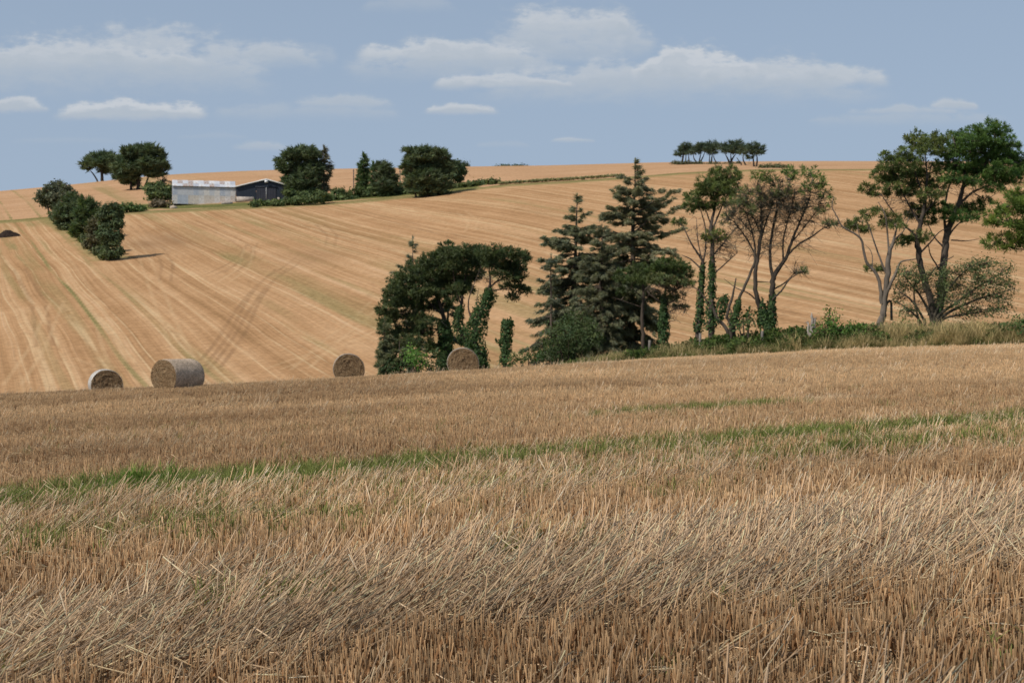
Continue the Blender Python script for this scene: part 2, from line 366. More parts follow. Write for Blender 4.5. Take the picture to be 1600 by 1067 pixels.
# the upper fields were cut along the contour
px_, py_, pz_ = t.sep(pos)
yU = t.math('ADD', py_, t.math('MULTIPLY', px_, -.12))
nU = t.noise(stretch(yU, .16, px_, .004), 1.0, 4, .65); nU2 = t.noise(stretch(yU, .7, px_, .02), 1.0, 3, .6)
fld = t.math('ADD', t.math('MULTIPLY', nA, .6), t.math('ADD', t.math('MULTIPLY', nB, 1.0), t.math('ADD', t.math('MULTIPLY', nC, .6), t.math('MULTIPLY', nD, .55))))
fld = t.ss(fld, .97, 1.76)
upf = t.ss(t.math('ADD', t.math('ADD', t.math('MULTIPLY', nU, .8), t.math('MULTIPLY', nU2, .5)), t.math('MULTIPLY', nD, .5)), .55, 1.2)
def ramp(f, cols):
    r = t.n.new('ShaderNodeValToRGB'); e = r.color_ramp.elements
    while len(e) < len(cols): e.new(.5)
    for q, (p0, c) in zip(e, cols): q.position = p0; q.color = (*c, 1)
    t.put(r.inputs[0], f); return r.outputs[0]
cM = ramp(fld, [(0, (.3, .172, .08)), (.3, (.395, .226, .11)), (.6, (.46, .271, .137)), (.85, (.51, .313, .165)), (1, (.58, .375, .215))])
cU = ramp(upf, [(0, (.41, .238, .126)), (.5, (.475, .284, .155)), (1, (.53, .33, .19))])
up_ = attr(t, 'upper').outputs['Fac']
brk = t.ss(t.noise(stretch(sN, .5, tN, .06), 1.0, 3, .6), .3, .6)
ln_ = t.ss(t.math('ABSOLUTE', t.math('SUBTRACT', nL, .5)), 0.0, .032, 1, 0)
cM = t.mix(t.math('MULTIPLY', t.math('MULTIPLY', ln_, brk), .75), cM, (.6, .42, .235))
ol_ = t.math('MULTIPLY', t.ss(nO, .6, .68), t.ss(t.noise(stretch(sN, .3, tN, .03), 1.0, 4, .65), .35, .65))
cM = t.mix(t.math('MULTIPLY', ol_, .75), cM, (.27, .22, .095))
c = t.mix(up_, cM, cU)
mk = t.node('ShaderNodeSeparateColor'); t.put(mk.inputs[0], attr(t, 'mark').outputs['Color'])
fine = t.ss(nE, .3, .7, .84, 1.14)
c = t.mix(1.0, c, t.xyz(fine, fine, fine), 'MULTIPLY')
c = t.mix(mk.outputs[2], c, (.2, .115, .06))
c = t.mix(mk.outputs[1], c, (.62, .43, .24))
gn = t.mix(t.ss(nE, .3, .7), (.17, .15, .06), (.32, .26, .11))
gn = t.mix(t.ss(mk.outputs[0], .55, 1.0), gn, t.mix(t.ss(nE, .3, .7), (.085, .1, .03), (.17, .165, .06)))
c = t.mix(t.ss(mk.outputs[0], .05, .85), c, gn)
bh = t.math('ADD', t.math('MULTIPLY', nE, .6), t.math('MULTIPLY', nC, .6))
principled(t, c, 1.0, bh, .5, .25, 0.0)
hm.materials.append(m); hs = bpy.data.objects.new('hillside', hm); COL.objects.link(hs); tag(hs, 'harvested golden hillside fields with drill lines', kind='structure')

# --- near field ------------------------------------------------------
gx = np.concatenate([np.linspace(-160, -34, 30)[:-1], np.linspace(-34, 34, 230), np.linspace(34, 160, 30)[1:]])
gy = np.concatenate([np.linspace(-90, 2, 24)[:-1], np.linspace(2, 30, 120)[:-1], np.linspace(30, 77, 120)])
NX, NY = np.meshgrid(gx, gy); NZ = H(NX, NY)
nr, nc = NX.shape; idx = np.arange(nr*nc).reshape(nr, nc)
Q = np.stack([idx[:-1, :-1], idx[:-1, 1:], idx[1:, 1:], idx[1:, :-1]], -1).reshape(-1, 4)
def wrow(x, y): return y-.4*x
def greenf(x, y):
    """how grassy the stubble is (tramlines with weeds)"""
    ww = wrow(x, y)+.5*(vnoise(x*.4, y*.4, 21)-.5); n = vnoise(x*.7, y*.7, 22); n2 = vnoise(x*.22, y*.22, 23)
    g = np.exp(-((ww-17.0)/(.75+.5*sstep(x, 1, -4)))**2)*np.clip(.0+1.15*n2+.5*sstep(x, 1, -3)+.4*(n-.5), .22, 1.0)
    g = np.maximum(g, .5*np.exp(-((ww-14.6)/.8)**2)*sstep(n2, .35, .7))
    g = np.maximum(g, .8*np.exp(-((ww-23.2)/.45)**2)*sstep(x, 1.0, 2.0)*sstep(x, 5.6, 4.2))
    g = np.maximum(g, .4*np.exp(-((ww-13.4)/1.0)**2)*sstep(n+.2*(x < 0), .5, .8))
    g = np.maximum(g, .4*np.exp(-((ww-9.3)/.9)**2)*sstep(n, .68, .85))
    return g
def flatf(x, y):
    """how far the straw is pressed down"""
    ww = wrow(x, y)+.7*(vnoise(x*.35, y*.35, 31)-.5)
    f = sstep(ww, 6.7, 7.6)*sstep(ww, 10.4, 9.8)
    f = np.maximum(f, .3*sstep(ww, 12.6, 13.2)*sstep(ww, 15.9, 15.3))
    f = np.maximum(f, .85*np.exp(-((ww-16.8)/1.0)**2))
    f = np.maximum(f, .8*np.exp(-((ww-23.4)/.6)**2)*sstep(x, .5, 1.5)*sstep(x, 8, 5))
    f = np.maximum(f, .75*sstep(ww, 4.9, 4.4))
    f = np.maximum(f, .4*sstep(vnoise(x*.3, y*.45, 33), .7, .82))
    return f
pv = 800+F*NX/np.maximum(NY, 5)
verge = sstep(NY+1.0*(vnoise(NX*.5, NY*.5, 41)-.5), Yedge(pv)+.3, Yedge(pv)+1.4)*sstep(NY, 20, 40)
nm = mesh_np('stubble_field', np.stack([NX, NY, NZ], -1).reshape(-1, 3), Q, {'mark': np.stack([greenf(NX, NY).ravel(), verge.ravel(), flatf(NX, NY).ravel()], 1)}, True)
m, t = new_mat('stubble_ground')
pos = t.node('ShaderNodeNewGeometry').outputs['Position']
mk = t.node('ShaderNodeSeparateColor'); t.put(mk.inputs[0], attr(t, 'mark').outputs['Color'])
n1 = t.noise(pos, 9.0, 6, .7); n2 = t.noise(pos, .8, 4, .6)
rw = t.dot(pos, (-.371, .928, 0)); al = t.dot(pos, (.928, .371, 0))
n3 = t.noise(stretch(rw, 22.0, al, 3.0), 1.0, 4, .65)
c = t.mix(t.ss(t.math('ADD', t.math('MULTIPLY', n1, .6), t.math('MULTIPLY', n3, .5)), .38, .75), (.075, .048, .028), (.29, .2, .108))
c = t.mix(t.ss(n2, .35, .7, 0, .35), c, (.2, .135, .075))
c = t.mix(t.math('MULTIPLY', mk.outputs[2], .4), c, (.34, .25, .15))
c = t.mix(t.math('MULTIPLY', t.ss(mk.outputs[0], .1, .7), t.ss(n1, .3, .6, .5, 1)), c, (.085, .12, .025))
c = t.mix(mk.outputs[1], c, t.mix(t.ss(n1, .35, .65), (.06, .075, .025), (.2, .17, .07)))
principled(t, c, 1.0, n1, .8, .04, 0.0)
nm.materials.append(m); nf = bpy.data.objects.new('stubble_field', nm); COL.objects.link(nf); tag(nf, 'near field of cut straw stubble', kind='structure')

# ------------------------------------------------------------------ scattering (straw, grass, brambles: nobody could count them)
def scatter(name, pts, yaw, tilt, scl, idx, tone, protos, mat, label):
    col = bpy.data.collections.new(name+'_pieces')
    for i, pm in enumerate(protos):
        pm.materials.append(mat); o = bpy.data.objects.new('%s_piece_%02d' % (name, i), pm); col.objects.link(o)
    me = bpy.data.meshes.new(name); n = len(pts); me.vertices.add(n); me.vertices.foreach_set('co', np.asarray(pts, np.float32).ravel())
    rot = np.zeros((n, 3), np.float32); rot[:, 2] = yaw; rot[:, :2] = tilt
    a = me.attributes.new('rot', 'FLOAT_VECTOR', 'POINT'); a.data.foreach_set('vector', rot.ravel())
    scl = np.asarray(scl, np.float32); scl = np.repeat(scl[:, None], 3, 1) if scl.ndim == 1 else scl
    a = me.attributes.new('scl', 'FLOAT_VECTOR', 'POINT'); a.data.foreach_set('vector', np.ascontiguousarray(scl).ravel())
    a = me.attributes.new('pick', 'INT', 'POINT'); a.data.foreach_set('value', np.asarray(idx, np.int32))
    a = me.attributes.new('tone', 'FLOAT', 'POINT'); a.data.foreach_set('value', np.asarray(tone, np.float32))
    o = bpy.data.objects.new(name, me); COL.objects.link(o); me.materials.append(mat)
    ng = bpy.data.node_groups.new(name, 'GeometryNodeTree')
    ng.interface.new_socket('Geometry', in_out='INPUT', socket_type='NodeSocketGeometry')
    ng.interface.new_socket('Geometry', in_out='OUTPUT', socket_type='NodeSocketGeometry')
    gi = ng.nodes.new('NodeGroupInput'); go = ng.nodes.new('NodeGroupOutput')
    ip = ng.nodes.new('GeometryNodeInstanceOnPoints'); ci = ng.nodes.new('GeometryNodeCollectionInfo')
    ci.inputs['Collection'].default_value = col; ci.inputs['Separate Children'].default_value = True; ci.inputs['Reset Children'].default_value = True
    ip.inputs['Pick Instance'].default_value = True
    def na(nm_, dt):
        q = ng.nodes.new('GeometryNodeInputNamedAttribute'); q.data_type = dt; q.inputs['Name'].default_value = nm_
        return [s for s in q.outputs if s.enabled and s.name == 'Attribute'][0]
    L = ng.links.new
    L(gi.outputs[0], ip.inputs['Points']); L(ci.outputs[0], ip.inputs['Instance'])
    L(na('pick', 'INT'), ip.inputs['Instance Index']); L(na('rot', 'FLOAT_VECTOR'), ip.inputs['Rotation']); L(na('scl', 'FLOAT_VECTOR'), ip.inputs['Scale'])
    L(ip.outputs[0], go.inputs[0])
    md = o.modifiers.new('scatter', 'NODES'); md.node_group = ng
    return tag(o, label, kind='stuff')

def stalks(n, spread, lean, length, rad, cb, ct, jit=.2, leaves=0, bend=.0, curl=0.0):
    """a tuft of n straws: spread (x,y), lean (mean angle, sd, direction sd) in radians towards +x"""
    g = Geo()
    for i in range(n):
        b = np.array([rng.uniform(-spread[0], spread[0]), rng.normal(0, spread[1]), -.01 if lean[0] < 1.2 else rng.uniform(.004, .05)])
        a = abs(rng.normal(lean[0], lean[1])); ph = rng.normal(0, lean[2]); Ln = rng.uniform(*length)
        if a > 1.5: a = 1.5
        dr = np.array([math.sin(a)*math.cos(ph), math.sin(a)*math.sin(ph), math.cos(a)])
        mid = b+dr*Ln*.5+np.array([rng.normal(0, .004), rng.normal(0, .004), 0]); e = b+dr*Ln
        if bend and rng.random() < bend: e = mid+np.array([rng.normal(.4, .5), rng.normal(0, .5), rng.uniform(-.6, .5)])*Ln*.5
        k = max(.45, 1+rng.normal(0, jit)+(.25 if rng.random() < .14 else 0)); hue = rng.uniform(-.05, .05)
        c0 = np.clip(np.array(cb)*k*np.array([1+hue, 1, 1-hue]), .02, .9); c1 = np.clip(np.array(ct)*k*np.array([1+hue, 1, 1-hue]), .02, .9)
        r = rad*rng.uniform(.75, 1.25); th = np.arange(3)*2*np.pi/3+rng.uniform(0, 6)
        o3 = np.stack([np.cos(th), np.sin(th), 0*th], 1)*r
        if a > .9: o3 = np.stack([0*th, np.cos(th), np.sin(th)], 1)*r
        V = np.concatenate([b+o3, mid+o3, e+o3*.9]); T = []
        for q in (0, 3):
            for j in range(3):
                x0, x1 = q+j, q+(j+1) % 3; T += [(x0, x1, x1+3), (x0, x1+3, x0+3)]
        T.append((6, 7, 8)); C = np.concatenate([np.tile(c0, (3, 1)), np.tile((c0+c1)/2*1.02, (3, 1)), np.tile(c1, (3, 1))])
        g.add(V, T, C)
    for i in range(leaves):      # dry leaf blades, bent
        b = np.array([rng.uniform(-spread[0], spread[0]), rng.normal(0, spread[1]), rng.uniform(0, .1)]); ph = rng.uniform(0, 6.28)
        dv = np.array([math.cos(ph), math.sin(ph), 0]); sv = np.array([-dv[1], dv[0], 0])*rng.uniform(.003, .006)
        p1 = b+dv*.03+np.array([0, 0, rng.uniform(.02, .07)]); p2 = p1+dv*rng.uniform(.03, .08)+np.array([0, 0, rng.uniform(-.07, .03)])
        g.add([b-sv, b+sv, p1-sv, p1+sv, p2], [(0, 1, 3), (0, 3, 2), (2, 3, 4)], np.array(cb)*rng.uniform(.9, 1.5))
    V = np.concatenate(g.V); return mesh_np('straw_tuft', V, np.concatenate(g.T), {'col': np.concatenate(g.C)})
def blades(n, spread, length, wid, cb, ct, lean=.35, droop=.35):
    g = Geo()
    for i in range(n):
        r = spread*math.sqrt(rng.random()); ph = rng.uniform(0, 6.28); b = np.array([r*math.cos(ph), r*math.sin(ph), -.01])
        ph = rng.uniform(0, 6.28); a = abs(rng.normal(0, lean)); L = rng.uniform(*length)
        hv = np.array([math.cos(ph), math.sin(ph), 0]); sv = np.array([-hv[1], hv[0], 0])*wid*rng.uniform(.6, 1.3)
        p1 = b+(hv*math.sin(a)+np.array([0, 0, math.cos(a)]))*L*.55; p2 = p1+(hv*math.sin(a+droop*2)+np.array([0, 0, math.cos(a+droop*2)]))*L*.45
        k = 1+rng.normal(0, .15); k = max(k, .5)
        C = np.concatenate([np.tile(np.array(cb)*k, (2, 1)), np.tile((np.array(cb)+np.array(ct))/2*k, (2, 1)), np.tile(np.array(ct)*k, (1, 1))])
        g.add([b-sv, b+sv, p1-sv*.8, p1+sv*.8, p2], [(0, 1, 3), (0, 3, 2), (2, 3, 4)], C)
    return mesh_np('grass_tuft', np.concatenate(g.V), np.concatenate(g.T), {'col': np.concatenate(g.C)})
def mat_straw(name, tint0, tint1, trans=.25):
    m, t = new_mat(name); c = attr(t, 'col').outputs['Color']; tn = attr(t, 'tone', 'INSTANCER').outputs['Fac']
    c = t.mix(1.0, c, t.mix(tn, tint0, tint1), 'MULTIPLY')
    p = t.node('ShaderNodeBsdfPrincipled'); t.put(p.inputs['Base Color'], c); p.inputs['Roughness'].default_value = .6; p.inputs['Specular IOR Level'].default_value = .15
    tr = t.node('ShaderNodeBsdfTranslucent'); t.put(tr.inputs[0], c)
    mx = t.node('ShaderNodeMixShader', Fac=trans); t.l.new(p.outputs[0], mx.inputs[1]); t.l.new(tr.outputs[0], mx.inputs[2])
    t.node('ShaderNodeOutputMaterial', Surface=mx.outputs[0]); return m
M_straw = mat_straw('straw', (.6, .515, .44), (1.24, 1.15, 1.04)); M_grass = mat_straw('grass_blades', (.75, .75, .65), (1.3, 1.25, 1.1), .3)

UB, UT = (.3, .175, .085), (.52, .375, .22)
PB, PT = (.55, .4, .25), (.84, .66, .455)
protos = [stalks(10, (.085, .024), (.09, .1, 1.5), (.12, .215), .0029, UB, UT, leaves=7) for _ in range(6)]           # 0-5 upright
protos += [stalks(10, (.09, .05), (.75, .28, .35), (.2, .36), .0034, PB, PT, leaves=3, bend=.12) for _ in range(4)]     # 6-9 leaning
protos += [stalks(12, (.1, .07), (1.08, .2, .4), (.22, .44), .0034, PB, PT, leaves=2, bend=.1) for _ in range(4)]       # 10-13 flattened
protos += [stalks(9, (.1, .08), (1.46, .06, 1.8), (.1, .36), .0032, PB, PT, bend=.25) for _ in range(3)]                # 14-16 litter
protos += [stalks(24, (.17, .06), (.16, .16, 1.5), (.12, .215), .005, UB, UT, leaves=8) for _ in range(4)]             # 17-20 far upright
def rows(y0, y1, dw, da):
    W_ = np.arange(y0-.4*(.42*y1+6)-1, y1+.4*(.42*y1+6)+2, dw); A = np.arange(-.46*y1-9, .46*y1+9, da)
    ww, aa = np.meshgrid(W_, A); n = ww.size
    ww = ww.ravel()+rng.normal(0, dw*.16, n); aa = aa.ravel()+rng.uniform(-da/2, da/2, n)
    x = aa; y = ww+.4*x
    k = (y > y0) & (y <= y1) & (abs(x) < .4*y+6)
    x, y = x[k], y[k]; p = 800+F*x/y
    k = y < Yedge(p)+.2
    return x[k], y[k]
X, Yv, PK, YAW, SC, TN, TL = [], [], [], [], [], [], []
ROW = math.atan2(.4, 1)
for (y0, y1, dw, da, far) in [(2.6, 15, .13, .115, 0), (15, 31, .14, .15, 0), (31, 72, .22, .3, 1)]:
    x, y = rows(y0, y1, dw, da); n = len(x); fl = flatf(x, y)*(.85 if not far else .5); g = greenf(x, y)
    u1, u2 = rng.random(n), rng.random(n)
    pk = rng.integers(0, 6, n); yaw = np.where(rng.random(n) < .5, ROW, ROW+math.pi)+rng.normal(0, .12, n)
    is_l = (u1 < fl) | (rng.random(n) < .05)
    flat = is_l & (u2 < .25+.6*fl)
    lean = is_l & ~flat
    pk[lean] = rng.integers(6, 10, lean.sum()); pk[flat] = rng.integers(10, 14, flat.sum())
    dirn = ROW+.05+rng.normal(0, .24, n)+.7*(vnoise(x*.5, y*.5, 51)-.5)
    rnd = rng.random(n) < .06
    dirn[rnd] = rng.uniform(0, 6.28, rnd.sum())
    yaw[is_l] = dirn[is_l]
    if far: up = ~is_l; pk[up] = rng.integers(17, 21, up.sum())
    s = rng.uniform(.8, 1.15, n)*(.85+.3*vnoise(x*.3, y*.3, 52))
    s[flat] *= 1.2 if y1 < 20 else 1.0
    s[is_l] *= .85 if 20 < y1 < 40 else 1.0
    if far: s[is_l] *= 1.12
    keep = rng.random(n) > .9*g+.06
    tone = np.clip(.15+.75*vnoise(x*.16+y*.02, y*.28, 53)+.35*(vnoise(x*1.1, y*1.1, 54)-.5)+rng.normal(0, .12, n)+.3*sstep(x, -4, 6)*sstep(y, 18, 30)-.12*sstep(x, -1, -8)+.5*sstep(y-Yedge(800+F*x/y), -9, -5)*sstep(x, 0, 6), 0, 1)
    for L, v in ((X, x), (Yv, y), (PK, pk), (YAW, yaw), (SC, s), (TN, tone)): L.append(v[keep])
# straw lying about
n = 15000; y = np.sqrt(rng.uniform(4.4**2, 34**2, n)); x = rng.uniform(-1, 1, n)*(.4*y+1.3)
pv = flatf(x, y); k = rng.random(n) < .3+.7*pv; x, y = x[k], y[k]; n = len(x)
for L, v in ((X, x), (Yv, y), (PK, rng.integers(14, 17, n)), (YAW, np.where(rng.random(n) < .6, ROW+rng.normal(0, .5, n), rng.uniform(0, 6.28, n))), (SC, rng.uniform(.8, 1.3, n)), (TN, rng.uniform(.2, 1, n))): L.append(v)
X, Yv, PK, YAW, SC, TN = map(np.concatenate, (X, Yv, PK, YAW, SC, TN))
scatter('straw_stubble', np.stack([X, Yv, H(X, Yv)], 1), YAW, rng.normal(0, .05, (len(X), 2)), SC, PK, TN, protos, M_straw, 'cut straw stubble standing and flattened in rows')
print('stubble tufts', len(X))
# green grass in the tramlines
gp = [blades(26, .09, (.1, .24), .0036, (.12, .145, .04), (.27, .3, .09)) for _ in range(3)]+[blades(44, .1, (.16, .36), .004, (.09, .15, .03), (.2, .3, .06)) for _ in range(2)]
n = 110000; y = np.sqrt(rng.uniform(5**2, 30**2, n)); x = rng.uniform(-1, 1, n)*(.4*y+4)
k = rng.random(n) < .9*greenf(x, y)+.012*(vnoise(x*.8, y*.8, 61) > .6); x, y = x[k], y[k]; n = len(x)
pk = rng.integers(0, 3, n); big = np.exp(-((x+4.3)/.35)**2-((y-15.9)/.4)**2) > rng.random(n); pk[big] = 3+rng.integers(0, 2, big.sum())
scatter('weed_grass', np.stack([x, y, H(x, y)], 1), rng.uniform(0, 6.28, n), rng.normal(0, .1, (n, 2)), rng.uniform(.7, 1.3, n), pk, rng.random(n), gp, M_grass, 'short green grass growing along the wheel lines')
print('grass tufts', n)

# ------------------------------------------------------------------ foliage
def unit(v): return v/(np.linalg.norm(v, axis=-1)[..., None]+1e-9)
def rdir(n): return unit(rng.normal(0, 1, (n, 3)))
def vary(c, n, s=.18, lb=1.0):
    c = np.asarray(c, float)*lb
    c = np.asarray(c, float); k = np.exp(rng.normal(0, s, n))[:, None]; h = rng.normal(0, .07, n)
    return np.clip(c*k*np.stack([1+h, np.ones(n), 1-h], 1), .004, .9)
def puffs(g, C, col, pr, n, wid, out=None, updir=.25, lw=1.0):
    """needle tufts: C centres (N,3), col (N,3)"""
    N_ = len(C)
    if N_ == 0: return
    rad = pr*np.exp(rng.normal(0, .18, N_))
    d = rng.normal(0, 1, (N_, n, 3)); d[..., 2] += updir*2
    if out is not None: d += out[:, None]*.7
    d = unit(d); r = rad[:, None, None]
    c = C[:, None]
    tip = c+d*r*rng.uniform(.75, 1.15, (N_, n, 1)); root = c+d*r*.12
    o_ = (out[:, None] if out is not None else 0)*1.1+np.array([0, 0, .35])+.75*rdir(N_*n).reshape(N_, n, 3)
    sd_ = unit(np.cross(d, o_))*wid*rng.uniform(.6, 1.3, (N_, n, 1))
    w_out = rng.random((N_, n, 1)) < .35
    A = np.where(w_out, tip-sd_, root-sd_*.8); B = np.where(w_out, tip+sd_, root+sd_*.8); D = np.where(w_out, root, tip)
    cc = np.repeat(col[:, None], n, 1)*np.exp(rng.normal(0, .1, (N_, n, 1)))
    g.tris(A.reshape(-1, 3), B.reshape(-1, 3), D.reshape(-1, 3), cc.reshape(-1, 3))
def leaves(g, C, col, size, up=.5, out=None):
    n = len(C); a = rdir(n); nrm = unit(rdir(n)*.8+np.array([0, 0, up])+(out*1.1 if out is not None else 0)); a = unit(np.cross(nrm, a)); b = np.cross(nrm, a)
    s = size*np.exp(rng.normal(0, .25, n))[:, None]
    V = np.stack([C-a*s, C-b*s*.55, C+a*s, C+b*s*.55], 1).reshape(-1, 3)
    i = np.arange(n)[:, None]*4
    T = np.concatenate([i+np.array([[0, 1, 2]]), i+np.array([[0, 2, 3]])])
    g.add(V, T, np.repeat(col, 4, 0))
def sprays(g, C, D, col, n, ln, wid, fan=.6, down=.0, out=None):
    """flat fans of needle twigs: centres C, directions D"""
    N_ = len(C)
    lat = unit(np.cross(D, np.array([0, 0, 1.]))+1e-6)
    a = rng.uniform(-1, 1, (N_, n, 1))*fan*1.6
    d = unit(D[:, None]*np.cos(a)+lat[:, None]*np.sin(a)+rng.normal(0, .25, (N_, n, 3))+np.array([0, 0, -down]))
    root = C[:, None]+rng.normal(0, .3, (N_, n, 3))*ln*.5; tip = root+d*ln*rng.uniform(.6, 1.2, (N_, n, 1))
    o_ = (out[:, None] if out is not None else 0)*1.0+np.array([0, 0, .5])+.7*rdir(N_*n).reshape(N_, n, 3)
    sd_ = unit(np.cross(d, o_))*wid*rng.uniform(.6, 1.3, (N_, n, 1))
    cc = np.repeat(col[:, None], n, 1)*np.exp(rng.normal(0, .1, (N_, n, 1)))
    g.tris((root-sd_).reshape(-1, 3), (root+sd_).reshape(-1, 3), tip.reshape(-1, 3), cc.reshape(-1, 3))
def crm(Pts, sub=4, jit=0.0):
    Pts = np.asarray(Pts, float)
    if len(Pts) < 3: 
        t = np.linspace(0, 1, 4)[:, None]; return Pts[0]*(1-t)+Pts[-1]*t
    Q_ = np.concatenate([2*Pts[:1]-Pts[1:2], Pts, 2*Pts[-1:]-Pts[-2:-1]]); out = []
    for i in range(1, len(Q_)-2):
        p0, p1, p2, p3 = Q_[i-1:i+3]
        for k in range(sub):
            t = k/sub; out.append(.5*(2*p1+(p2-p0)*t+(2*p0-5*p1+4*p2-p3)*t*t+(3*p1-p0-3*p2+p3)*t**3))
    out.append(Pts[-1]); out = np.array(out)
    if jit: out[1:-1, :3] += rng.normal(0, jit, (len(out)-2, 3))
    return out
BARK = (.105, .08, .06); GREYBARK = (.2, .165, .135)
LB = 1.95; DENS = 1.75
PINE = ((.042, .056, .018), (.092, .112, .033)); DPINE = ((.03, .041, .017), (.062, .077, .03)); SPRUCE = ((.08, .078, .046), (.14, .136, .08))
IVY = ((.02, .038, .013), (.046, .078, .025)); BROWNP = ((.065, .072, .032), (.095, .112, .043))

def plant(name, label, cat, Y, bpx, trunks=(), limbs=(), clumps=(), style='pine', pal=PINE, pr=.2, n=32, wid=.02, dens=1.0,
          ivy=(), bark=BARK, group=None, depth=1.0, twig=.35, twr=.012, extra=None, leaf=.08, hub=True, bare=None, ivs=.075, ivpal=IVY, base=None, under=.55, tw=.68, grow=1.06, rag=.1):
    """trunks / limbs: lists of (px, py, radius[, depth offset]); clumps: (px, py, rx, ry[, depth offset[, palette index]])"""
    B = ground(bpx, Y) if base is None else np.asarray(base)
    root = empty(name, B); tag(root, label, cat, group)
    gt = Geo(); nodes = []; mpx = Y/F
    for tr, gnd in [(q, True) for q in trunks]+[(q, False) for q in limbs]:
        pts = []; rs = []
        for q in tr:
            dd = q[3] if len(q) > 3 else 0
            pts.append(P(q[0], q[1], Y+dd)); rs.append(q[2])
        if gnd:
            z = H(pts[0][0], pts[0][1])[0]-.15
            if pts[0][2] > z+.05: pts.insert(0, np.array([pts[0][0], pts[0][1], z])); rs.insert(0, rs[0]*1.25)
            else: pts[0][2] = z
        pr4 = np.concatenate([np.array(pts), np.array(rs)[:, None]], 1); sm = crm(pr4, 5)
        sm[1:-1, :3] += rng.normal(0, .1, (len(sm)-2, 3))*sm[1:-1, 3:4]
        rr = np.clip(sm[:, 3]*tw, .006, 9)
        if gnd: rr[0] *= 1.3
        gt.tube(sm[:, :3], rr, 7 if rr.max() > .1 else 5, np.array(bark)*rng.uniform(.68, .92)); nodes.append(sm[:, :3])
    gc = Geo(); nodes_a = np.concatenate(nodes) if nodes else B[None]
    tA, tB = [], []
    for q in clumps:
        px, py, rx, ry = q[:4]; rx *= grow; ry *= grow; dd = q[4] if len(q) > 4 and q[4] is not None else rng.uniform(-1, 1)*depth
        pl = q[5] if len(q) > 5 else pal
        c = P(px, py, Y+dd); ax = np.array([rx*mpx, (rx+ry)/2*mpx, ry*mpx])
        A_ = 4*np.pi*(ax[0]*ax[1]+ax[0]*ax[2]+ax[1]*ax[2])/3
        N_ = max(3, int(DENS*dens*A_/(np.pi*pr*pr)))
        dr = rdir(N_); low_ = dr[:, 2] < 0; dr[low_, 2] *= under
        rad = rng.uniform(.5, 1.0, N_)**.6
        C = c+dr*ax*(rad+np.minimum(rng.exponential(rag, N_), 2.2*rag)*(rng.random(N_) < .5))[:, None]
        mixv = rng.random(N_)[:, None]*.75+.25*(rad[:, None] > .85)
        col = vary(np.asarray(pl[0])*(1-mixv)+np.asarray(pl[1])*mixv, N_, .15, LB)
        if style == 'pine': puffs(gc, C, col, pr, n, wid, dr)
        elif style == 'leaf':
            k = n; CC = (C[:, None]+rng.normal(0, pr*.6, (N_, k, 3))).reshape(-1, 3); leaves(gc, CC, np.repeat(col, k, 0)*np.exp(rng.normal(0, .14, (N_*k, 1))), leaf, .35, np.repeat(dr, k, 0))
        elif style == 'cypress':
            D = unit(dr*np.array([1, 1, .5])+np.array([0, 0, .35])+rng.normal(0, .25, (N_, 3))); sprays(gc, C, D, col, n, pr*2.1, wid, .7, 0, dr)
        if nodes and hub:
            i = np.argmin(((nodes_a-c)**2).sum(1)+.6*np.maximum(nodes_a[:, 2]-c[2], 0)**2*4); h0 = nodes_a[i]
            mid = (h0+c)/2+rng.normal(0, .1, 3)*np.linalg.norm(c-h0); r0 = twr*3.2
            if np.linalg.norm(c-h0) > .15: gt.tube(crm([h0, mid, c], 4), np.linspace(r0, twr*1.3, 9), 4, np.array(bark)*.95)
            kk = rng.random(N_) < twig
            tA.append(np.repeat(c[None], kk.sum(), 0)+rng.normal(0, .1, (kk.sum(), 3))*ax); tB.append(C[kk])
    if tA:
        A, B2 = np.concatenate(tA), np.concatenate(tB); gt.twigs(A, B2, twr, twr*.4, rng.normal(0, .06, A.shape)*np.linalg.norm(B2-A, axis=1)[:, None], np.array(bark)*.9)
    if bare:                       # dead twiggy masses: (px, py, rx, ry, count, colour)
        for (px, py, rx, ry, cnt, bc) in bare:
            c = P(px, py, Y); ax = np.array([rx, (rx+ry)/2, ry])*mpx
            E = c+rdir(cnt)*ax*(rng.random((cnt, 1))**.4)
            d2 = ((E[:, None]-nodes_a[None])**2).sum(2)+2*np.maximum(nodes_a[None, :, 2]-E[:, None, 2], 0)**2
            i = np.argmin(d2, 1); A = nodes_a[i]; A = A+(E-A)*rng.uniform(.2, .6, (cnt, 1)) if False else A
            L = np.linalg.norm(E-A, axis=1)[:, None]; far_ = (L > 1.3).ravel(); A[far_] = E[far_]+(A-E)[far_]/L[far_]*1.3
            bl = rng.normal(0, .1, E.shape)*np.linalg.norm(E-A, axis=1)[:, None]
            gt.twigs(A, E, twr*1.1, twr*.45, bl, vary(bc, cnt, .2))
            for _ in range(2):
                e2 = E+rng.normal(0, .22, E.shape)+unit(E-A)*.15; st = A+(E-A)*rng.uniform(.5, .95, (cnt, 1)); gt.twigs(st, e2, twr*.7, twr*.35, rng.normal(0, .02, E.shape), vary(bc, cnt, .2))
    if extra: extra(gt, gc, B)
    if gt.V: gt.build('trunk', M_bark, root, B, True)
    if gc.V: gc.build('crown', M_needle if style != 'leaf' else M_leaf, root, B)
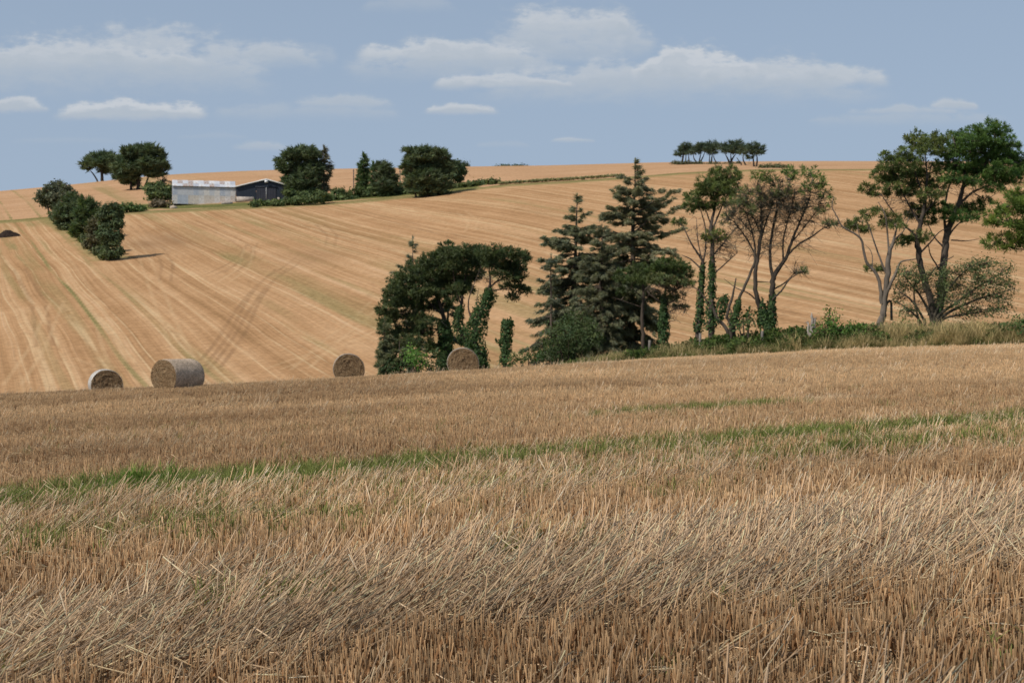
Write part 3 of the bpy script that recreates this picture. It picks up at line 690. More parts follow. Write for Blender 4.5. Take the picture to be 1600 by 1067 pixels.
    if ivy:
        gi = Geo()
        for iv in ivy:             # (px, py, radius px, depth offset) along the stem
            pts = np.array([np.append(P(q[0], q[1], Y+(q[3] if len(q) > 3 else 0)), q[2]*mpx) for q in iv[0]]); sm = crm(pts, 6)
            seg = rng.uniform(0, len(sm)-1.001, iv[1]); i = seg.astype(int); f = (seg-i)[:, None]; C = sm[i]*(1-f)+sm[i+1]*f
            th = rng.uniform(0, 6.28, iv[1]); bump = .35+1.15*vnoise(C[:, 2]*2.0+3, th*1.3, 70); rr = C[:, 3]*bump*np.sqrt(rng.uniform(.35, 1.0, iv[1]))
            CC = C[:, :3]+np.stack([np.cos(th)*rr, np.sin(th)*rr, rng.normal(0, .08, iv[1])], 1)
            mv = rng.random(iv[1])[:, None]; leaves(gi, CC, vary(np.asarray(ivpal[0])*(1-mv)+np.asarray(ivpal[1])*mv, iv[1], .15, LB), ivs, .15, np.stack([np.cos(th), np.sin(th), 0*th], 1))
        gi.build('ivy', M_leaf, root, B)
    return root

def spruce(name, label, Y, px, ptop, pbase, prof_l, prof_r, whorls=24, per=7, pal=SPRUCE, group=None, r0=.2, extra=(), dens=1.0, ln=.27, wid=.022, nn=15, droop=.25, bark=BARK, skip=.0, leanx=0):
    """a conifer with whorled branches; prof: [(photo row, branch reach in px)]"""
    B = ground(px, Y); root = empty(name, B); tag(root, label, 'tree', group); mpx = Y/F
    top = P(px+leanx, ptop, Y); gt, gc = Geo(), Geo()
    tz = np.linspace(0, 1, 9)[:, None]; ax = B*(1-tz)+top*tz; ax[1:-1, :2] += rng.normal(0, .03, (7, 2)); ax[0, 2] -= .15
    gt.tube(ax, np.linspace(r0, .015, 9), 7, bark)
    rl = lambda py: np.interp(py, [a for a, b in prof_l], [b for a, b in prof_l]); rr_ = lambda py: np.interp(py, [a for a, b in prof_r], [b for a, b in prof_r])
    br = []
    for k in range(whorls):
        py = ptop+6+(pbase-ptop-6)*(max(0, k+rng.uniform(-.3, .3))/whorls)**.9
        for j in range(per if k > 2 else 4):
            if rng.random() < skip: continue
            a = rng.uniform(0, 2*np.pi); q = max(ptop+4, py+rng.normal(0, (pbase-ptop)*.022)); cx = math.cos(a)
            reach = (rr_(q)*(1+cx)/2+rl(q)*(1-cx)/2)*mpx*rng.uniform(.45, 1.08); f = np.clip((pbase-q)/(pbase-ptop), 0, 1)
            st = B*(1-f)+top*f; rise = np.interp(f, [0, .4, .8, 1], [-.28, -.08, .35, .9])+rng.normal(0, .08)
            br.append((st, np.array([cx, math.sin(a), rise]), reach))
    for (q, ex, eyy, ddp) in extra:      # long odd branches seen in the photo: start row, end px, end row
        f = (pbase-q)/(pbase-ptop); st = B*(1-f)+top*f; e = P(ex, eyy, Y+ddp); v_ = e-st; L = np.linalg.norm(v_[:2]); br.append((st, np.array([v_[0]/L, v_[1]/L, v_[2]/L+droop*.3]), L))
    for st, dv, L in br:
        if L < .08: continue
        tt = np.linspace(0, 1, 7)[:, None]; pts = st+dv*L*tt+np.array([0, 0, -droop*L])*tt**2+np.array([0, 0, .22*L])*np.maximum(tt-.6, 0)**1.5
        pts[1:] += rng.normal(0, .02*L, (6, 3)); gt.tube(pts, np.linspace(.012+.012*L, .005, 7), 4, np.array(bark)*rng.uniform(.8, 1.1))
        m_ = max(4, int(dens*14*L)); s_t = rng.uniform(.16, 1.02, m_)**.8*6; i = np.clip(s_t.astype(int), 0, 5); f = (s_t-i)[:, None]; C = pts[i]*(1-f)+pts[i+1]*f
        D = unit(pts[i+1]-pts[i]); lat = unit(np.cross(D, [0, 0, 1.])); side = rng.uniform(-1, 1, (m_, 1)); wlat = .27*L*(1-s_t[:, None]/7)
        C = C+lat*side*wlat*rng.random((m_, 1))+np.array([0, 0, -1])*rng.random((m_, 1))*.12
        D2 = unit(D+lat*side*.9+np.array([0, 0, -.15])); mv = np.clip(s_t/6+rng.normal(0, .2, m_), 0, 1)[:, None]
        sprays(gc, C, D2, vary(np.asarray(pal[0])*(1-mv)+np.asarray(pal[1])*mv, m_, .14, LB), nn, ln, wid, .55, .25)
    C = ax[-1:]-np.linspace(0, .6, 6)[:, None]*np.array([0, 0, 1]); sprays(gc, C, np.tile([0.05, 0, 1.], (6, 1)), vary(pal[1], 6, .18, LB), 10, ln*.7, wid, .8)
    gt.build('trunk', M_bark, root, B, True); gc.build('crown', M_needle, root, B)
    return root

# ------------------------------------------------------------------ the pines on the right
RB = (.085, .068, .053)
plant('pine_tree', 'bleached leaning pine with forked pale trunk and few green tufts, left of the tall pine', 'tree', 69, 1376,
      trunks=[[(1376, 504, .26), (1381, 484, .22), (1386, 436, .2), (1389, 399, .17), (1396, 376, .1), (1402, 352, .05)]],
      limbs=[[(1378, 474, .15), (1372, 433, .12), (1354, 409, .1), (1344, 372, .08), (1318, 355, .06), (1308, 339, .05), (1300, 322, .035), (1303, 307, .02)],
             [(1384, 462, .13, -.3), (1400, 426, .11, -.5), (1408, 409, .07, -.5), (1432, 404, .035, -.6)], [(1389, 400, .08), (1384, 340, .05), (1372, 315, .025)],
             [(1386, 430, .09), (1372, 395, .06), (1360, 360, .05), (1350, 335, .03)], [(1396, 376, .06), (1412, 360, .04), (1420, 340, .02)], [(1380, 480, .1, .4), (1391, 470, .09, .5), (1393, 500, .1, .5)],
             [(1363, 420, .04), (1362, 395, .03), (1352, 382, .015)], [(1344, 372, .03), (1335, 335, .02)], [(1318, 355, .025), (1300, 350, .012)]],
      clumps=[(1357, 334, 13, 6), (1335, 354, 16, 8), (1353, 358, 13, 6), (1393, 344, 17, 9), (1400, 352, 12, 6), (1362, 420, 15, 5), (1384, 350, 12, 6), (1372, 330, 10, 5), (1327, 352, 9, 5), (1381, 424, 8, 4), (1345, 345, 9, 5)],
      bark=(.2, .165, .13), n=26, dens=1.1)
plant('pine_tree', 'dark stemmed pine with tiered green clumps between the bleached pine and the tallest pine', 'tree', 70, 1458,
      trunks=[[(1458, 494, .3), (1455, 474, .26), (1442, 430, .23), (1435, 396, .21), (1435, 369, .19), (1440, 342, .15), (1445, 315, .11), (1448, 270, .06), (1445, 235, .03)]],
      limbs=[[(1435, 372, .1), (1412, 350, .07), (1392, 326, .05), (1378, 305, .03)], [(1438, 350, .09), (1420, 320, .06), (1402, 285, .04), (1392, 262, .02)], [(1442, 335, .08), (1462, 312, .05), (1475, 295, .03)],
             [(1437, 396, .08), (1452, 380, .06), (1468, 362, .04), (1485, 355, .02)], [(1445, 310, .06), (1430, 270, .04), (1424, 240, .03), (1430, 222, .02)], [(1448, 285, .05), (1456, 255, .03)],
             [(1445, 440, .07), (1465, 415, .05), (1490, 400, .03)], [(1436, 380, .05), (1425, 376, .04), (1410, 380, .02)]],
      clumps=[(1384, 247, 9, 7), (1391, 261, 18, 14), (1381, 277, 18, 13), (1357, 296, 15, 8), (1374, 302, 16, 8), (1415, 259, 18, 14), (1442, 268, 24, 16), (1435, 283, 22, 12), (1432, 217, 17, 10), (1446, 224, 22, 13), (1421, 242, 22, 13), (1455, 233, 20, 14),
              (1401, 295, 18, 9), (1418, 300, 18, 10), (1455, 305, 22, 9), (1442, 322, 20, 8), (1435, 336, 22, 9), (1432, 371, 20, 11), (1411, 379, 12, 7), (1446, 346, 16, 7), (1395, 280, 16, 10), (1408, 275, 14, 9), (1462, 290, 16, 9), (1466, 218, 14, 8)],
      bark=RB, dens=1.05, depth=.9, bare=[(1410, 320, 30, 35, 60, (.12, .095, .075))])
tc = [(1489, 217, 18, 9), (1516, 210, 20, 10), (1540, 204, 16, 8), (1563, 206, 14, 8), (1577, 226, 18, 13), (1590, 250, 16, 14), (1594, 271, 14, 10), (1583, 282, 16, 9), (1556, 247, 26, 16), (1536, 236, 26, 16), (1509, 233, 24, 16), (1484, 237, 18, 13),
      (1478, 257, 16, 13), (1497, 258, 22, 15), (1519, 264, 24, 16), (1543, 264, 26, 15), (1567, 267, 24, 14), (1484, 278, 16, 9), (1504, 282, 20, 9), (1550, 295, 16, 7), (1516, 326, 20, 8), (1496, 329, 20, 9), (1474, 328, 17, 9), (1509, 340, 18, 7), (1537, 316, 14, 6),
      (1489, 340, 16, 7), (1546, 220, 24, 12), (1526, 222, 24, 12), (1572, 245, 20, 14), (1560, 283, 18, 8), (1530, 284, 18, 8), (1601, 262, 12, 10), (1550, 192, 8, 6), (1561, 198, 9, 7), (1527, 203, 9, 6)]
plant('pine_tree', 'tallest pine with broad domed green crown and dark trunk near the right edge', 'tree', 70.5, 1465,
      trunks=[[(1465, 494, .34), (1469, 467, .3), (1472, 433, .28), (1476, 399, .26), (1481, 362, .23), (1496, 322, .18), (1504, 295, .14), (1510, 265, .08), (1516, 235, .04)]],
      limbs=[[(1500, 318, .11), (1520, 300, .08), (1548, 288, .06), (1570, 272, .04), (1582, 255, .02)], [(1480, 372, .12), (1475, 340, .1), (1480, 300, .07), (1492, 270, .05), (1500, 245, .03)], [(1504, 295, .08), (1530, 270, .06), (1548, 240, .04), (1555, 215, .02)],
             [(1481, 370, .08), (1497, 350, .05), (1512, 345, .03)], [(1474, 430, .07), (1455, 400, .05), (1450, 380, .03)], [(1478, 390, .08), (1460, 370, .05), (1450, 350, .03)], [(1486, 375, .06), (1510, 376, .035), (1530, 373, .015)],
             [(1508, 280, .05), (1500, 250, .04), (1492, 225, .02)], [(1548, 288, .04), (1565, 300, .02)], [(1520, 300, .04), (1540, 310, .03), (1560, 300, .015)]],
      clumps=tc, bark=(.1, .08, .062), dens=1.1, depth=1.2, pal=((.028, .055, .014), (.065, .105, .024)), ivy=[([(1466, 490, 13), (1470, 450, 12), (1473, 420, 9)], 500)], bare=[(1510, 300, 40, 20, 50, (.12, .095, .075))])
plant('pine_tree', 'bright green pine bough reaching in from beyond the right edge', 'tree', 60, 1722,
      trunks=[[(1722, 520, .3), (1718, 440, .26), (1708, 380, .2), (1700, 320, .14), (1690, 270, .06)]],
      limbs=[[(1714, 415, .13), (1680, 398, .1), (1630, 392, .06), (1585, 388, .03)], [(1708, 370, .11), (1660, 350, .08), (1610, 335, .05), (1570, 330, .03)], [(1702, 330, .08), (1650, 312, .05), (1610, 305, .03)], [(1718, 430, .1), (1760, 400, .08), (1810, 380, .03)], [(1700, 330, .08), (1750, 300, .06), (1790, 280, .03)]],
      clumps=[(1588, 306, 18, 9), (1608, 302, 24, 12), (1576, 322, 20, 11), (1600, 326, 24, 13), (1556, 336, 18, 10), (1546, 349, 13, 8), (1575, 346, 22, 10), (1600, 350, 24, 12), (1562, 376, 22, 9), (1549, 384, 13, 7), (1588, 383, 22, 11), (1612, 375, 22, 14), (1640, 340, 30, 20), (1650, 300, 30, 18), (1650, 380, 30, 14),
              (1690, 300, 34, 20), (1690, 270, 26, 16), (1740, 290, 36, 20), (1780, 290, 30, 16), (1800, 370, 30, 16), (1760, 385, 30, 14), (1740, 340, 34, 18), (1625, 315, 22, 14), (1590, 365, 14, 6)],
      bark=RB, dens=1.0, pr=.24, n=36, wid=.02, pal=((.044, .07, .014), (.096, .13, .025)), depth=.9)
SH = ((.048, .06, .024), (.092, .108, .042))
plant('thorn_shrub', 'sprawling open thorn shrub with thin olive leaves around the dark pine trunks', 'shrub', 68.5, 1462,
      trunks=[[(1462, 500, .13), (1500, 468, .09), (1540, 440, .06), (1575, 420, .03)], [(1466, 500, .13), (1520, 470, .08), (1560, 458, .05), (1585, 450, .02)], [(1455, 500, .11), (1440, 465, .08), (1420, 440, .05), (1408, 425, .03)], [(1458, 500, .11), (1480, 455, .07), (1505, 425, .05), (1530, 408, .02)],
              [(1445, 505, .1), (1425, 470, .07), (1405, 455, .03)], [(1435, 505, .09), (1428, 460, .06), (1432, 425, .03)], [(1470, 502, .1), (1510, 490, .06), (1550, 485, .04), (1580, 475, .02)], [(1440, 505, .09), (1415, 480, .05), (1400, 470, .02)]],
      clumps=[(1420, 425, 20, 12), (1408, 445, 12, 14), (1432, 440, 18, 14), (1405, 466, 10, 10), (1490, 425, 20, 12), (1515, 415, 20, 10), (1540, 412, 20, 10), (1565, 420, 16, 10), (1500, 445, 22, 12), (1530, 435, 24, 12), (1555, 440, 22, 12), (1578, 445, 10, 14), (1520, 460, 26, 10), (1555, 465, 24, 10), (1490, 470, 20, 10), (1530, 485, 26, 10), (1565, 482, 18, 8), (1420, 485, 16, 10), (1450, 430, 12, 10), (1475, 450, 14, 12), (1505, 490, 18, 8)],
      style='leaf', pal=SH, pr=.22, n=13, leaf=.05, dens=.9, twig=.8, twr=.01, bark=(.1, .085, .06), under=1, bare=[(1500, 455, 80, 40, 160, (.11, .095, .065)), (1430, 455, 35, 40, 70, (.11, .095, .065))])

# ------------------------------------------------------------------ middle pines
plant('pine_tree', 'slim pine with dense green top and ivy covered stems beside the vase shaped pine', 'tree', 73, 1111,
      trunks=[[(1090, 518, .2, .5), (1093, 493, .18, .5), (1096, 437, .15, .4), (1099, 411, .12, .3), (1090, 395, .08, .2), (1079, 378, .06, 0), (1067, 352, .03, 0)], [(1111, 515, .24), (1111, 479, .2), (1113, 437, .19), (1113, 380, .16), (1111, 352, .13), (1117, 324, .09), (1115, 300, .06), (1122, 280, .03)],
              [(1137, 517, .14, -.5), (1120, 496, .13, -.4), (1112, 470, .12, -.2), (1112, 445, .1)]],
      limbs=[[(1096, 420, .07), (1080, 405, .05), (1065, 398, .02)], [(1099, 411, .07), (1103, 380, .06), (1101, 350, .05), (1092, 320, .03)], [(1112, 360, .08), (1125, 330, .06), (1138, 300, .03)], [(1113, 400, .07), (1130, 380, .05), (1150, 355, .03)], [(1113, 430, .07), (1135, 410, .05), (1152, 395, .02)], [(1111, 352, .06), (1100, 320, .04), (1090, 305, .02)],
             [(1099, 411, .05), (1091, 380, .04), (1088, 340, .02)], [(1108, 475, .06), (1090, 452, .04), (1072, 448, .015)]],
      clumps=[(1123, 278, 20, 14), (1142, 277, 14, 16), (1103, 288, 14, 12), (1134, 293, 22, 15), (1116, 298, 22, 14), (1081, 310, 13, 8), (1084, 324, 17, 12), (1061, 347, 11, 8), (1104, 322, 18, 9), (1128, 316, 18, 11), (1146, 300, 10, 12), (1094, 300, 12, 8), (1118, 268, 10, 6), (1117, 370, 20, 10, 0, ((.07, .085, .025), (.11, .13, .035)))],
      bark=(.12, .095, .075), dens=1.1, n=28, depth=.8, ivy=[([(1090, 518, 7, .5), (1094, 480, 7, .5), (1096, 440, 6, .4), (1099, 412, 4, .3)], 900), ([(1110, 515, 10), (1111, 470, 9), (1112, 430, 7), (1113, 405, 4)], 1100), ([(1118, 505, 8, -.3), (1128, 480, 10, -.3), (1132, 462, 8, -.3)], 500)],
      bare=[(1126, 385, 26, 24, 150, (.14, .115, .085)), (1100, 370, 30, 40, 60, (.14, .115, .09))])
m2 = [(1190, 275, 16, 8, None), (1204, 279, 12, 7), (1243, 268, 17, 7), (1266, 272, 13, 9), (1279, 286, 13, 11), (1288, 303, 11, 9), (1256, 300, 10, 6), (1236, 279, 11, 6), (1266, 290, 12, 8), (1229, 272, 8, 5), (1296, 316, 7, 7), (1150, 312, 9, 5), (1140, 330, 8, 4)]
bp = [(1156, 316, 18, 12), (1142, 336, 14, 9), (1173, 299, 16, 12), (1131, 347, 9, 5), (1205, 305, 22, 14), (1222, 300, 20, 14), (1190, 320, 22, 12), (1245, 325, 18, 10), (1170, 330, 16, 10), (1297, 350, 15, 6), (1251, 424, 12, 6), (1282, 330, 12, 7)]
plant('pine_tree', 'wide vase shaped pine with browned twiggy crown, green tips and a forked ivy based trunk', 'tree', 70, 1199,
      trunks=[[(1199, 515, .3, 0), (1192, 493, .19, 0), (1183, 465, .17, -.2), (1180, 431, .15, -.3), (1184, 403, .13, -.3), (1189, 366, .11, -.3), (1190, 340, .07, -.3), (1186, 300, .03)], [(1202, 515, .28), (1206, 487, .21), (1207, 454, .2), (1210, 430, .18), (1227, 404, .13), (1238, 375, .1), (1250, 345, .07), (1264, 312, .04), (1268, 285, .02)],
              [(1142, 507, .13, -.6), (1136, 493, .11, -.6), (1144, 465, .09, -.6), (1150, 434, .04, -.6)], [(1146, 507, .14, -.4), (1149, 490, .12, -.4), (1155, 466, .11, -.4), (1170, 432, .1, -.3), (1180, 402, .08, -.3), (1176, 365, .06, -.2), (1165, 330, .03)]],
      limbs=[[(1208, 440, .13), (1203, 400, .11), (1207, 361, .09), (1214, 325, .05), (1220, 285, .02)], [(1230, 400, .08), (1246, 383, .07), (1269, 369, .06), (1289, 355, .04), (1310, 349, .02)], [(1207, 468, .08, -.2), (1220, 455, .07, -.4), (1234, 436, .05, -.5), (1252, 424, .03, -.5)], [(1209, 452, .06, .3), (1228, 440, .05, .4), (1240, 428, .02, .4)],
             [(1183, 403, .08), (1168, 375, .06), (1150, 350, .04), (1138, 340, .02)], [(1186, 385, .07), (1196, 350, .06), (1206, 320, .04), (1210, 290, .02)], [(1236, 380, .06), (1256, 355, .04), (1275, 330, .03), (1284, 310, .015)], [(1224, 408, .08), (1224, 375, .06), (1232, 340, .05), (1242, 300, .03)],
             [(1189, 366, .06), (1175, 335, .04), (1165, 310, .02)], [(1176, 365, .05), (1158, 345, .03), (1146, 335, .015)], [(1183, 470, .06), (1170, 458, .05), (1148, 448, .03), (1131, 435, .015)], [(1180, 440, .05), (1197, 440, .03), (1210, 442, .02)], [(1214, 330, .04), (1228, 305, .03), (1236, 280, .015)], [(1146, 500, .05), (1140, 480, .04), (1132, 472, .02)]],
      clumps=m2+[(q[0], q[1], q[2]*.85, q[3]*.75, None, BROWNP) for q in bp], pal=((.045, .075, .018), (.085, .125, .03)), bark=(.1, .08, .06), dens=.72, n=22, depth=1.3, twig=.6,
      ivy=[([(1199, 513, 14), (1195, 495, 11), (1188, 470, 6)], 900), ([(1203, 510, 9), (1206, 485, 8), (1207, 460, 5)], 500), ([(1146, 506, 9, -.5), (1151, 485, 7, -.5), (1155, 470, 4, -.4)], 400)],
      bare=[(1205, 315, 56, 42, 700, (.11, .095, .066)), (1160, 340, 36, 32, 320, (.11, .095, .066)), (1250, 325, 46, 36, 380, (.11, .095, .066)), (1190, 370, 40, 40, 160, (.11, .095, .066)), (1297, 350, 16, 8, 40, (.11, .095, .066)), (1250, 424, 14, 7, 40, (.1, .085, .06)), (1225, 370, 60, 50, 110, (.15, .125, .1))])
def gorse(name, label, Y, bpx, cl, pal=((.03, .05, .016), (.055, .085, .025)), n=14, leaf=.07, pr=.3, **k):
    return plant(name, label, 'bush', Y, bpx, trunks=[[(c[0]*.6+bpx*.4, c[1]+c[3]*1.2+3, .05), (c[0], c[1], .02)] for c in cl[:4]], clumps=cl, style='leaf', pal=pal, n=n, leaf=leaf, pr=pr, twig=.2, **k)
gorse('gorse_bush', 'small dark spiky bush at the foot of the vase shaped pine', 69, 1166, [(1160, 497, 14, 12), (1170, 490, 10, 10), (1152, 506, 12, 10), (1172, 503, 12, 10)], n=10)

# ------------------------------------------------------------------ spruces in the middle
spruce('spruce_tree', 'tallest grey green spruce with long boughs sweeping out to the right', 83, 985, 249, 545,
       [(250, 4), (275, 22), (300, 42), (330, 62), (380, 75), (430, 80), (480, 70), (545, 30)], [(250, 4), (275, 14), (300, 42), (330, 58), (360, 66), (400, 70), (450, 66), (500, 50), (545, 30)], whorls=30, per=10, r0=.3, leanx=7,
       extra=[(330, 1062, 284, -1.5), (352, 1068, 308, -2), (345, 1052, 300, .5), (372, 1066, 345, .8), (398, 1062, 392, -.8), (340, 952, 316, -1), (322, 955, 290, 0)], dens=1.25, nn=16)
spruce('spruce_tree', 'second grey green spruce, shorter and broader, on the left of the tallest spruce', 84, 890, 304, 560,
       [(305, 4), (330, 14), (350, 26), (370, 52), (400, 62), (450, 66), (480, 60), (510, 45), (560, 25)], [(305, 4), (330, 22), (350, 34), (380, 50), (420, 62), (480, 66), (560, 40)], whorls=26, per=10, r0=.28, leanx=12, dens=1.25, nn=16, pal=((.07, .075, .044), (.125, .13, .078)),
       extra=[(378, 848, 362, -.8), (400, 842, 396, -1)])
spruce('spruce_tree', 'thin half bare spruce with drooping boughs on the left edge of the spruce group', 81, 861, 398, 560,
       [(400, 4), (425, 18), (450, 26), (470, 42), (490, 50), (520, 40), (560, 20)], [(400, 4), (450, 20), (500, 34), (560, 25)], whorls=15, per=6, r0=.14, dens=.9, nn=12, pal=((.05, .055, .038), (.08, .088, .055)), skip=.1)
spruce('spruce_tree', 'dark low spruce filling the middle between the two tall spruces', 81, 940, 352, 556,
       [(352, 5), (390, 34), (430, 46), (480, 54), (510, 50), (556, 30)], [(352, 5), (390, 30), (440, 44), (500, 44), (556, 26)], whorls=23, per=10, r0=.18, dens=1.2, nn=16, pal=((.06, .062, .036), (.11, .112, .066)))
plant('pine_tree', 'small dark pine with a green tuft in front of the tallest spruce', 'tree', 79, 1005, trunks=[[(1005, 530, .16), (1003, 490, .14), (1006, 455, .11), (1000, 430, .05)]], limbs=[[(1005, 465, .06), (985, 448, .04), (970, 436, .02)], [(1004, 480, .05), (975, 470, .035), (957, 464, .02)], [(1005, 475, .05), (1020, 450, .03)]],
      clumps=[(995, 422, 17, 10), (980, 430, 18, 10), (1006, 432, 14, 11), (968, 434, 11, 8), (975, 456, 13, 6), (990, 440, 18, 8), (1010, 420, 10, 8)], pal=((.03, .043, .015), (.058, .075, .025)), dens=.9, n=30, wid=.024)
plant('pine_tree', 'round topped small pine with rusty brown inner twigs, right of the spruces', 'tree', 77, 1036, trunks=[[(1036, 536, .17), (1037, 492, .15), (1038, 465, .12), (1042, 440, .06)]],
      limbs=[[(1038, 470, .06), (1056, 452, .05), (1076, 446, .03), (1090, 450, .015)], [(1038, 475, .06), (1018, 462, .05), (1008, 452, .02)], [(1038, 490, .05), (1058, 482, .035), (1074, 484, .015)], [(1038, 478, .05), (1060, 466, .03), (1072, 470, .015)], [(1038, 505, .04), (1055, 500, .02), (1064, 504, .01)]],
      clumps=[(1042, 413, 22, 9), (1058, 416, 18, 9), (1070, 428, 15, 11), (1026, 422, 14, 9), (1052, 424, 20, 9), (1036, 438, 22, 9, None, BROWNP), (1058, 440, 22, 9, None, BROWNP), (1022, 436, 12, 8, None, BROWNP), (1074, 444, 10, 7, None, BROWNP), (1060, 478, 14, 4, None, BROWNP), (1052, 462, 16, 6, None, BROWNP)],
      pal=((.03, .046, .014), (.06, .082, .024)), dens=.85, n=30, wid=.024, ivy=[([(1036, 535, 9), (1037, 500, 8), (1038, 465, 6)], 1000)], bare=[(1048, 445, 34, 20, 220, (.2, .145, .1)), (1055, 478, 24, 18, 90, (.16, .125, .095))])
gorse('elder_bush', 'rounded dark green elder bush growing under the shorter spruce', 78, 890, [(888, 520, 24, 20), (870, 530, 20, 18), (908, 515, 20, 18), (920, 530, 18, 18), (895, 545, 26, 18), (872, 548, 22, 14), (900, 500, 18, 12), (862, 540, 12, 14), (925, 510, 12, 12)], pal=((.03, .044, .016), (.06, .08, .028)), n=18, leaf=.06)

# ------------------------------------------------------------------ wind-shaped pines on the left of the row
K1 = [(604, 486, 16, 12), (617, 470, 20, 14), (612, 455, 14, 9), (630, 452, 22, 14), (626, 438, 18, 10), (645, 432, 22, 14), (640, 470, 24, 13), (660, 455, 24, 14), (655, 418, 20, 12), (672, 432, 24, 15), (680, 408, 22, 12), (664, 478, 22, 10), (690, 425, 22, 14), (700, 405, 20, 11), (684, 455, 24, 13), (702, 440, 20, 13), (606, 500, 12, 8), (628, 492, 22, 8), (690, 475, 18, 9), (655, 497, 18, 7), (640, 515, 20, 10), (662, 520, 14, 8), (612, 518, 14, 10), (628, 530, 18, 10), (612, 540, 14, 10), (646, 535, 16, 9), (600, 508, 10, 9), (668, 505, 16, 8), (672, 540, 10, 10)]
plant('pine_tree', 'broad wind shaped pine with dense dark crown sloping low over the young spruces', 'tree', 89, 694, trunks=[[(694, 582, .3), (696, 549, .28), (695, 514, .24), (692, 490, .2), (684, 462, .12), (676, 435, .05)]],
      limbs=[[(692, 500, .12), (668, 494, .1), (640, 492, .06), (615, 488, .03)], [(690, 490, .1), (665, 468, .08), (640, 455, .05), (622, 452, .02)], [(686, 470, .1), (668, 440, .07), (655, 420, .03)], [(694, 515, .07), (665, 512, .05), (640, 515, .03)], [(690, 480, .09), (702, 450, .06), (700, 420, .03)]],
      clumps=K1, pal=DPINE, dens=1.35, n=32, wid=.026, pr=.24, depth=1.6, ivy=[([(692, 582, 15), (697, 550, 15), (696, 525, 12), (693, 500, 8)], 2200)], bark=(.08, .062, .048), bare=[(670, 500, 50, 30, 90, (.12, .09, .07))])
K2 = [(712, 395, 20, 10), (730, 392, 20, 9), (748, 396, 20, 11), (720, 412, 22, 14), (740, 412, 22, 13), (716, 432, 18, 12), (733, 432, 18, 11), (718, 452, 14, 11), (706, 464, 14, 12), (730, 450, 12, 9), (698, 388, 14, 8), (694, 398, 18, 9), (757, 405, 16, 11), (745, 426, 10, 8)]
plant('pine_tree', 'dark wind shaped pine with a curved ivy stem in the middle of the pine clump', 'tree', 87, 735, trunks=[[(738, 582, .24), (735, 545, .22), (723, 524, .2), (716, 502, .17), (720, 480, .15), (724, 455, .1), (728, 425, .05)]], limbs=[[(722, 480, .08), (712, 450, .06), (708, 420, .03)], [(722, 460, .08), (738, 430, .06), (748, 408, .03)]],
      clumps=K2, pal=DPINE, dens=1.35, n=32, wid=.026, pr=.24, depth=1.4, ivy=[([(738, 580, 10), (734, 545, 11), (722, 523, 10), (716, 502, 9), (721, 478, 7)], 1700)], bark=(.08, .062, .048))
K3 = [(764, 396, 18, 10), (782, 396, 18, 9), (800, 397, 16, 9), (814, 406, 12, 10), (773, 412, 18, 10), (792, 412, 20, 12), (808, 420, 15, 10), (780, 426, 10, 7), (800, 434, 14, 7), (813, 432, 10, 7), (806, 446, 14, 6), (820, 456, 12, 6), (800, 462, 8, 5), (822, 402, 8, 6), (790, 448, 9, 5), (803, 468, 5, 4)]
plant('pine_tree', 'wind shaped pine with thickest leafy ivy trunk and flat crown beside the ivy column', 'tree', 85, 752, trunks=[[(755, 580, .28), (750, 555, .26), (742, 530, .24), (743, 508, .22), (752, 486, .2), (762, 458, .16), (766, 440, .1), (764, 415, .05)]],
      limbs=[[(764, 450, .1), (776, 440, .08), (792, 430, .06), (805, 415, .03)], [(762, 455, .08), (780, 452, .06), (798, 452, .04), (815, 456, .02)], [(765, 440, .08), (768, 420, .06), (780, 405, .03)], [(742, 510, .09), (734, 490, .08), (732, 470, .06), (742, 440, .04), (752, 415, .02)], [(776, 440, .05), (785, 425, .04), (795, 412, .02)], [(748, 490, .05), (745, 470, .04), (748, 450, .02)]],
      clumps=K3, pal=DPINE, dens=1.3, n=32, wid=.026, pr=.24, depth=1.3, ivy=[([(756, 580, 12), (752, 555, 15), (742, 528, 16), (744, 506, 16), (754, 484, 15), (762, 465, 14), (764, 452, 9)], 3600)], bark=(.08, .062, .048), bare=[(770, 432, 22, 20, 70, (.12, .09, .07))])
spruce('spruce_tree', 'young dark spruce at the left foot of the wind shaped pines', 86, 601, 496, 585, [(496, 4), (520, 12), (550, 16), (585, 18)], [(496, 4), (520, 18), (550, 22), (585, 24)], whorls=15, per=10, r0=.1, dens=1.4, nn=16, pal=((.055, .062, .034), (.1, .105, .056)))
spruce('spruce_tree', 'thin pale topped spruce poking up behind the dark pine crown', 93, 645, 371, 590, [(371, 3), (390, 8), (410, 22), (440, 40), (500, 40), (590, 30)], [(371, 3), (390, 10), (420, 14), (470, 30), (590, 30)], whorls=18, per=6, r0=.14, dens=.9, nn=12, pal=((.06, .07, .045), (.1, .112, .075)), extra=[(425, 612, 417, 0), (412, 622, 410, 0)])
spruce('spruce_tree', 'blunt grey green spruce tip just above the middle of the pine clump', 92, 700, 376, 590, [(376, 4), (400, 16), (450, 30), (590, 30)], [(376, 4), (400, 16), (450, 30), (590, 30)], whorls=16, per=6, r0=.14, dens=.9, nn=12, pal=((.05, .065, .04), (.085, .105, .065)))
spruce('spruce_tree', 'low bushy spruce on the ground left of the thick ivy trunk', 85.5, 625, 524, 585, [(524, 6), (545, 20), (585, 26)], [(524, 6), (545, 20), (585, 24)], whorls=11, per=10, r0=.08, dens=1.5, nn=16, pal=((.05, .058, .028), (.09, .1, .046)))
gorse('hazel_bush', 'bright green leafy sapling bush under the wind shaped pines', 84, 650, [(644, 548, 8, 9), (650, 560, 10, 10), (656, 570, 10, 9), (641, 558, 7, 8), (660, 562, 6, 7)], pal=((.05, .1, .018), (.1, .18, .035)), n=14)
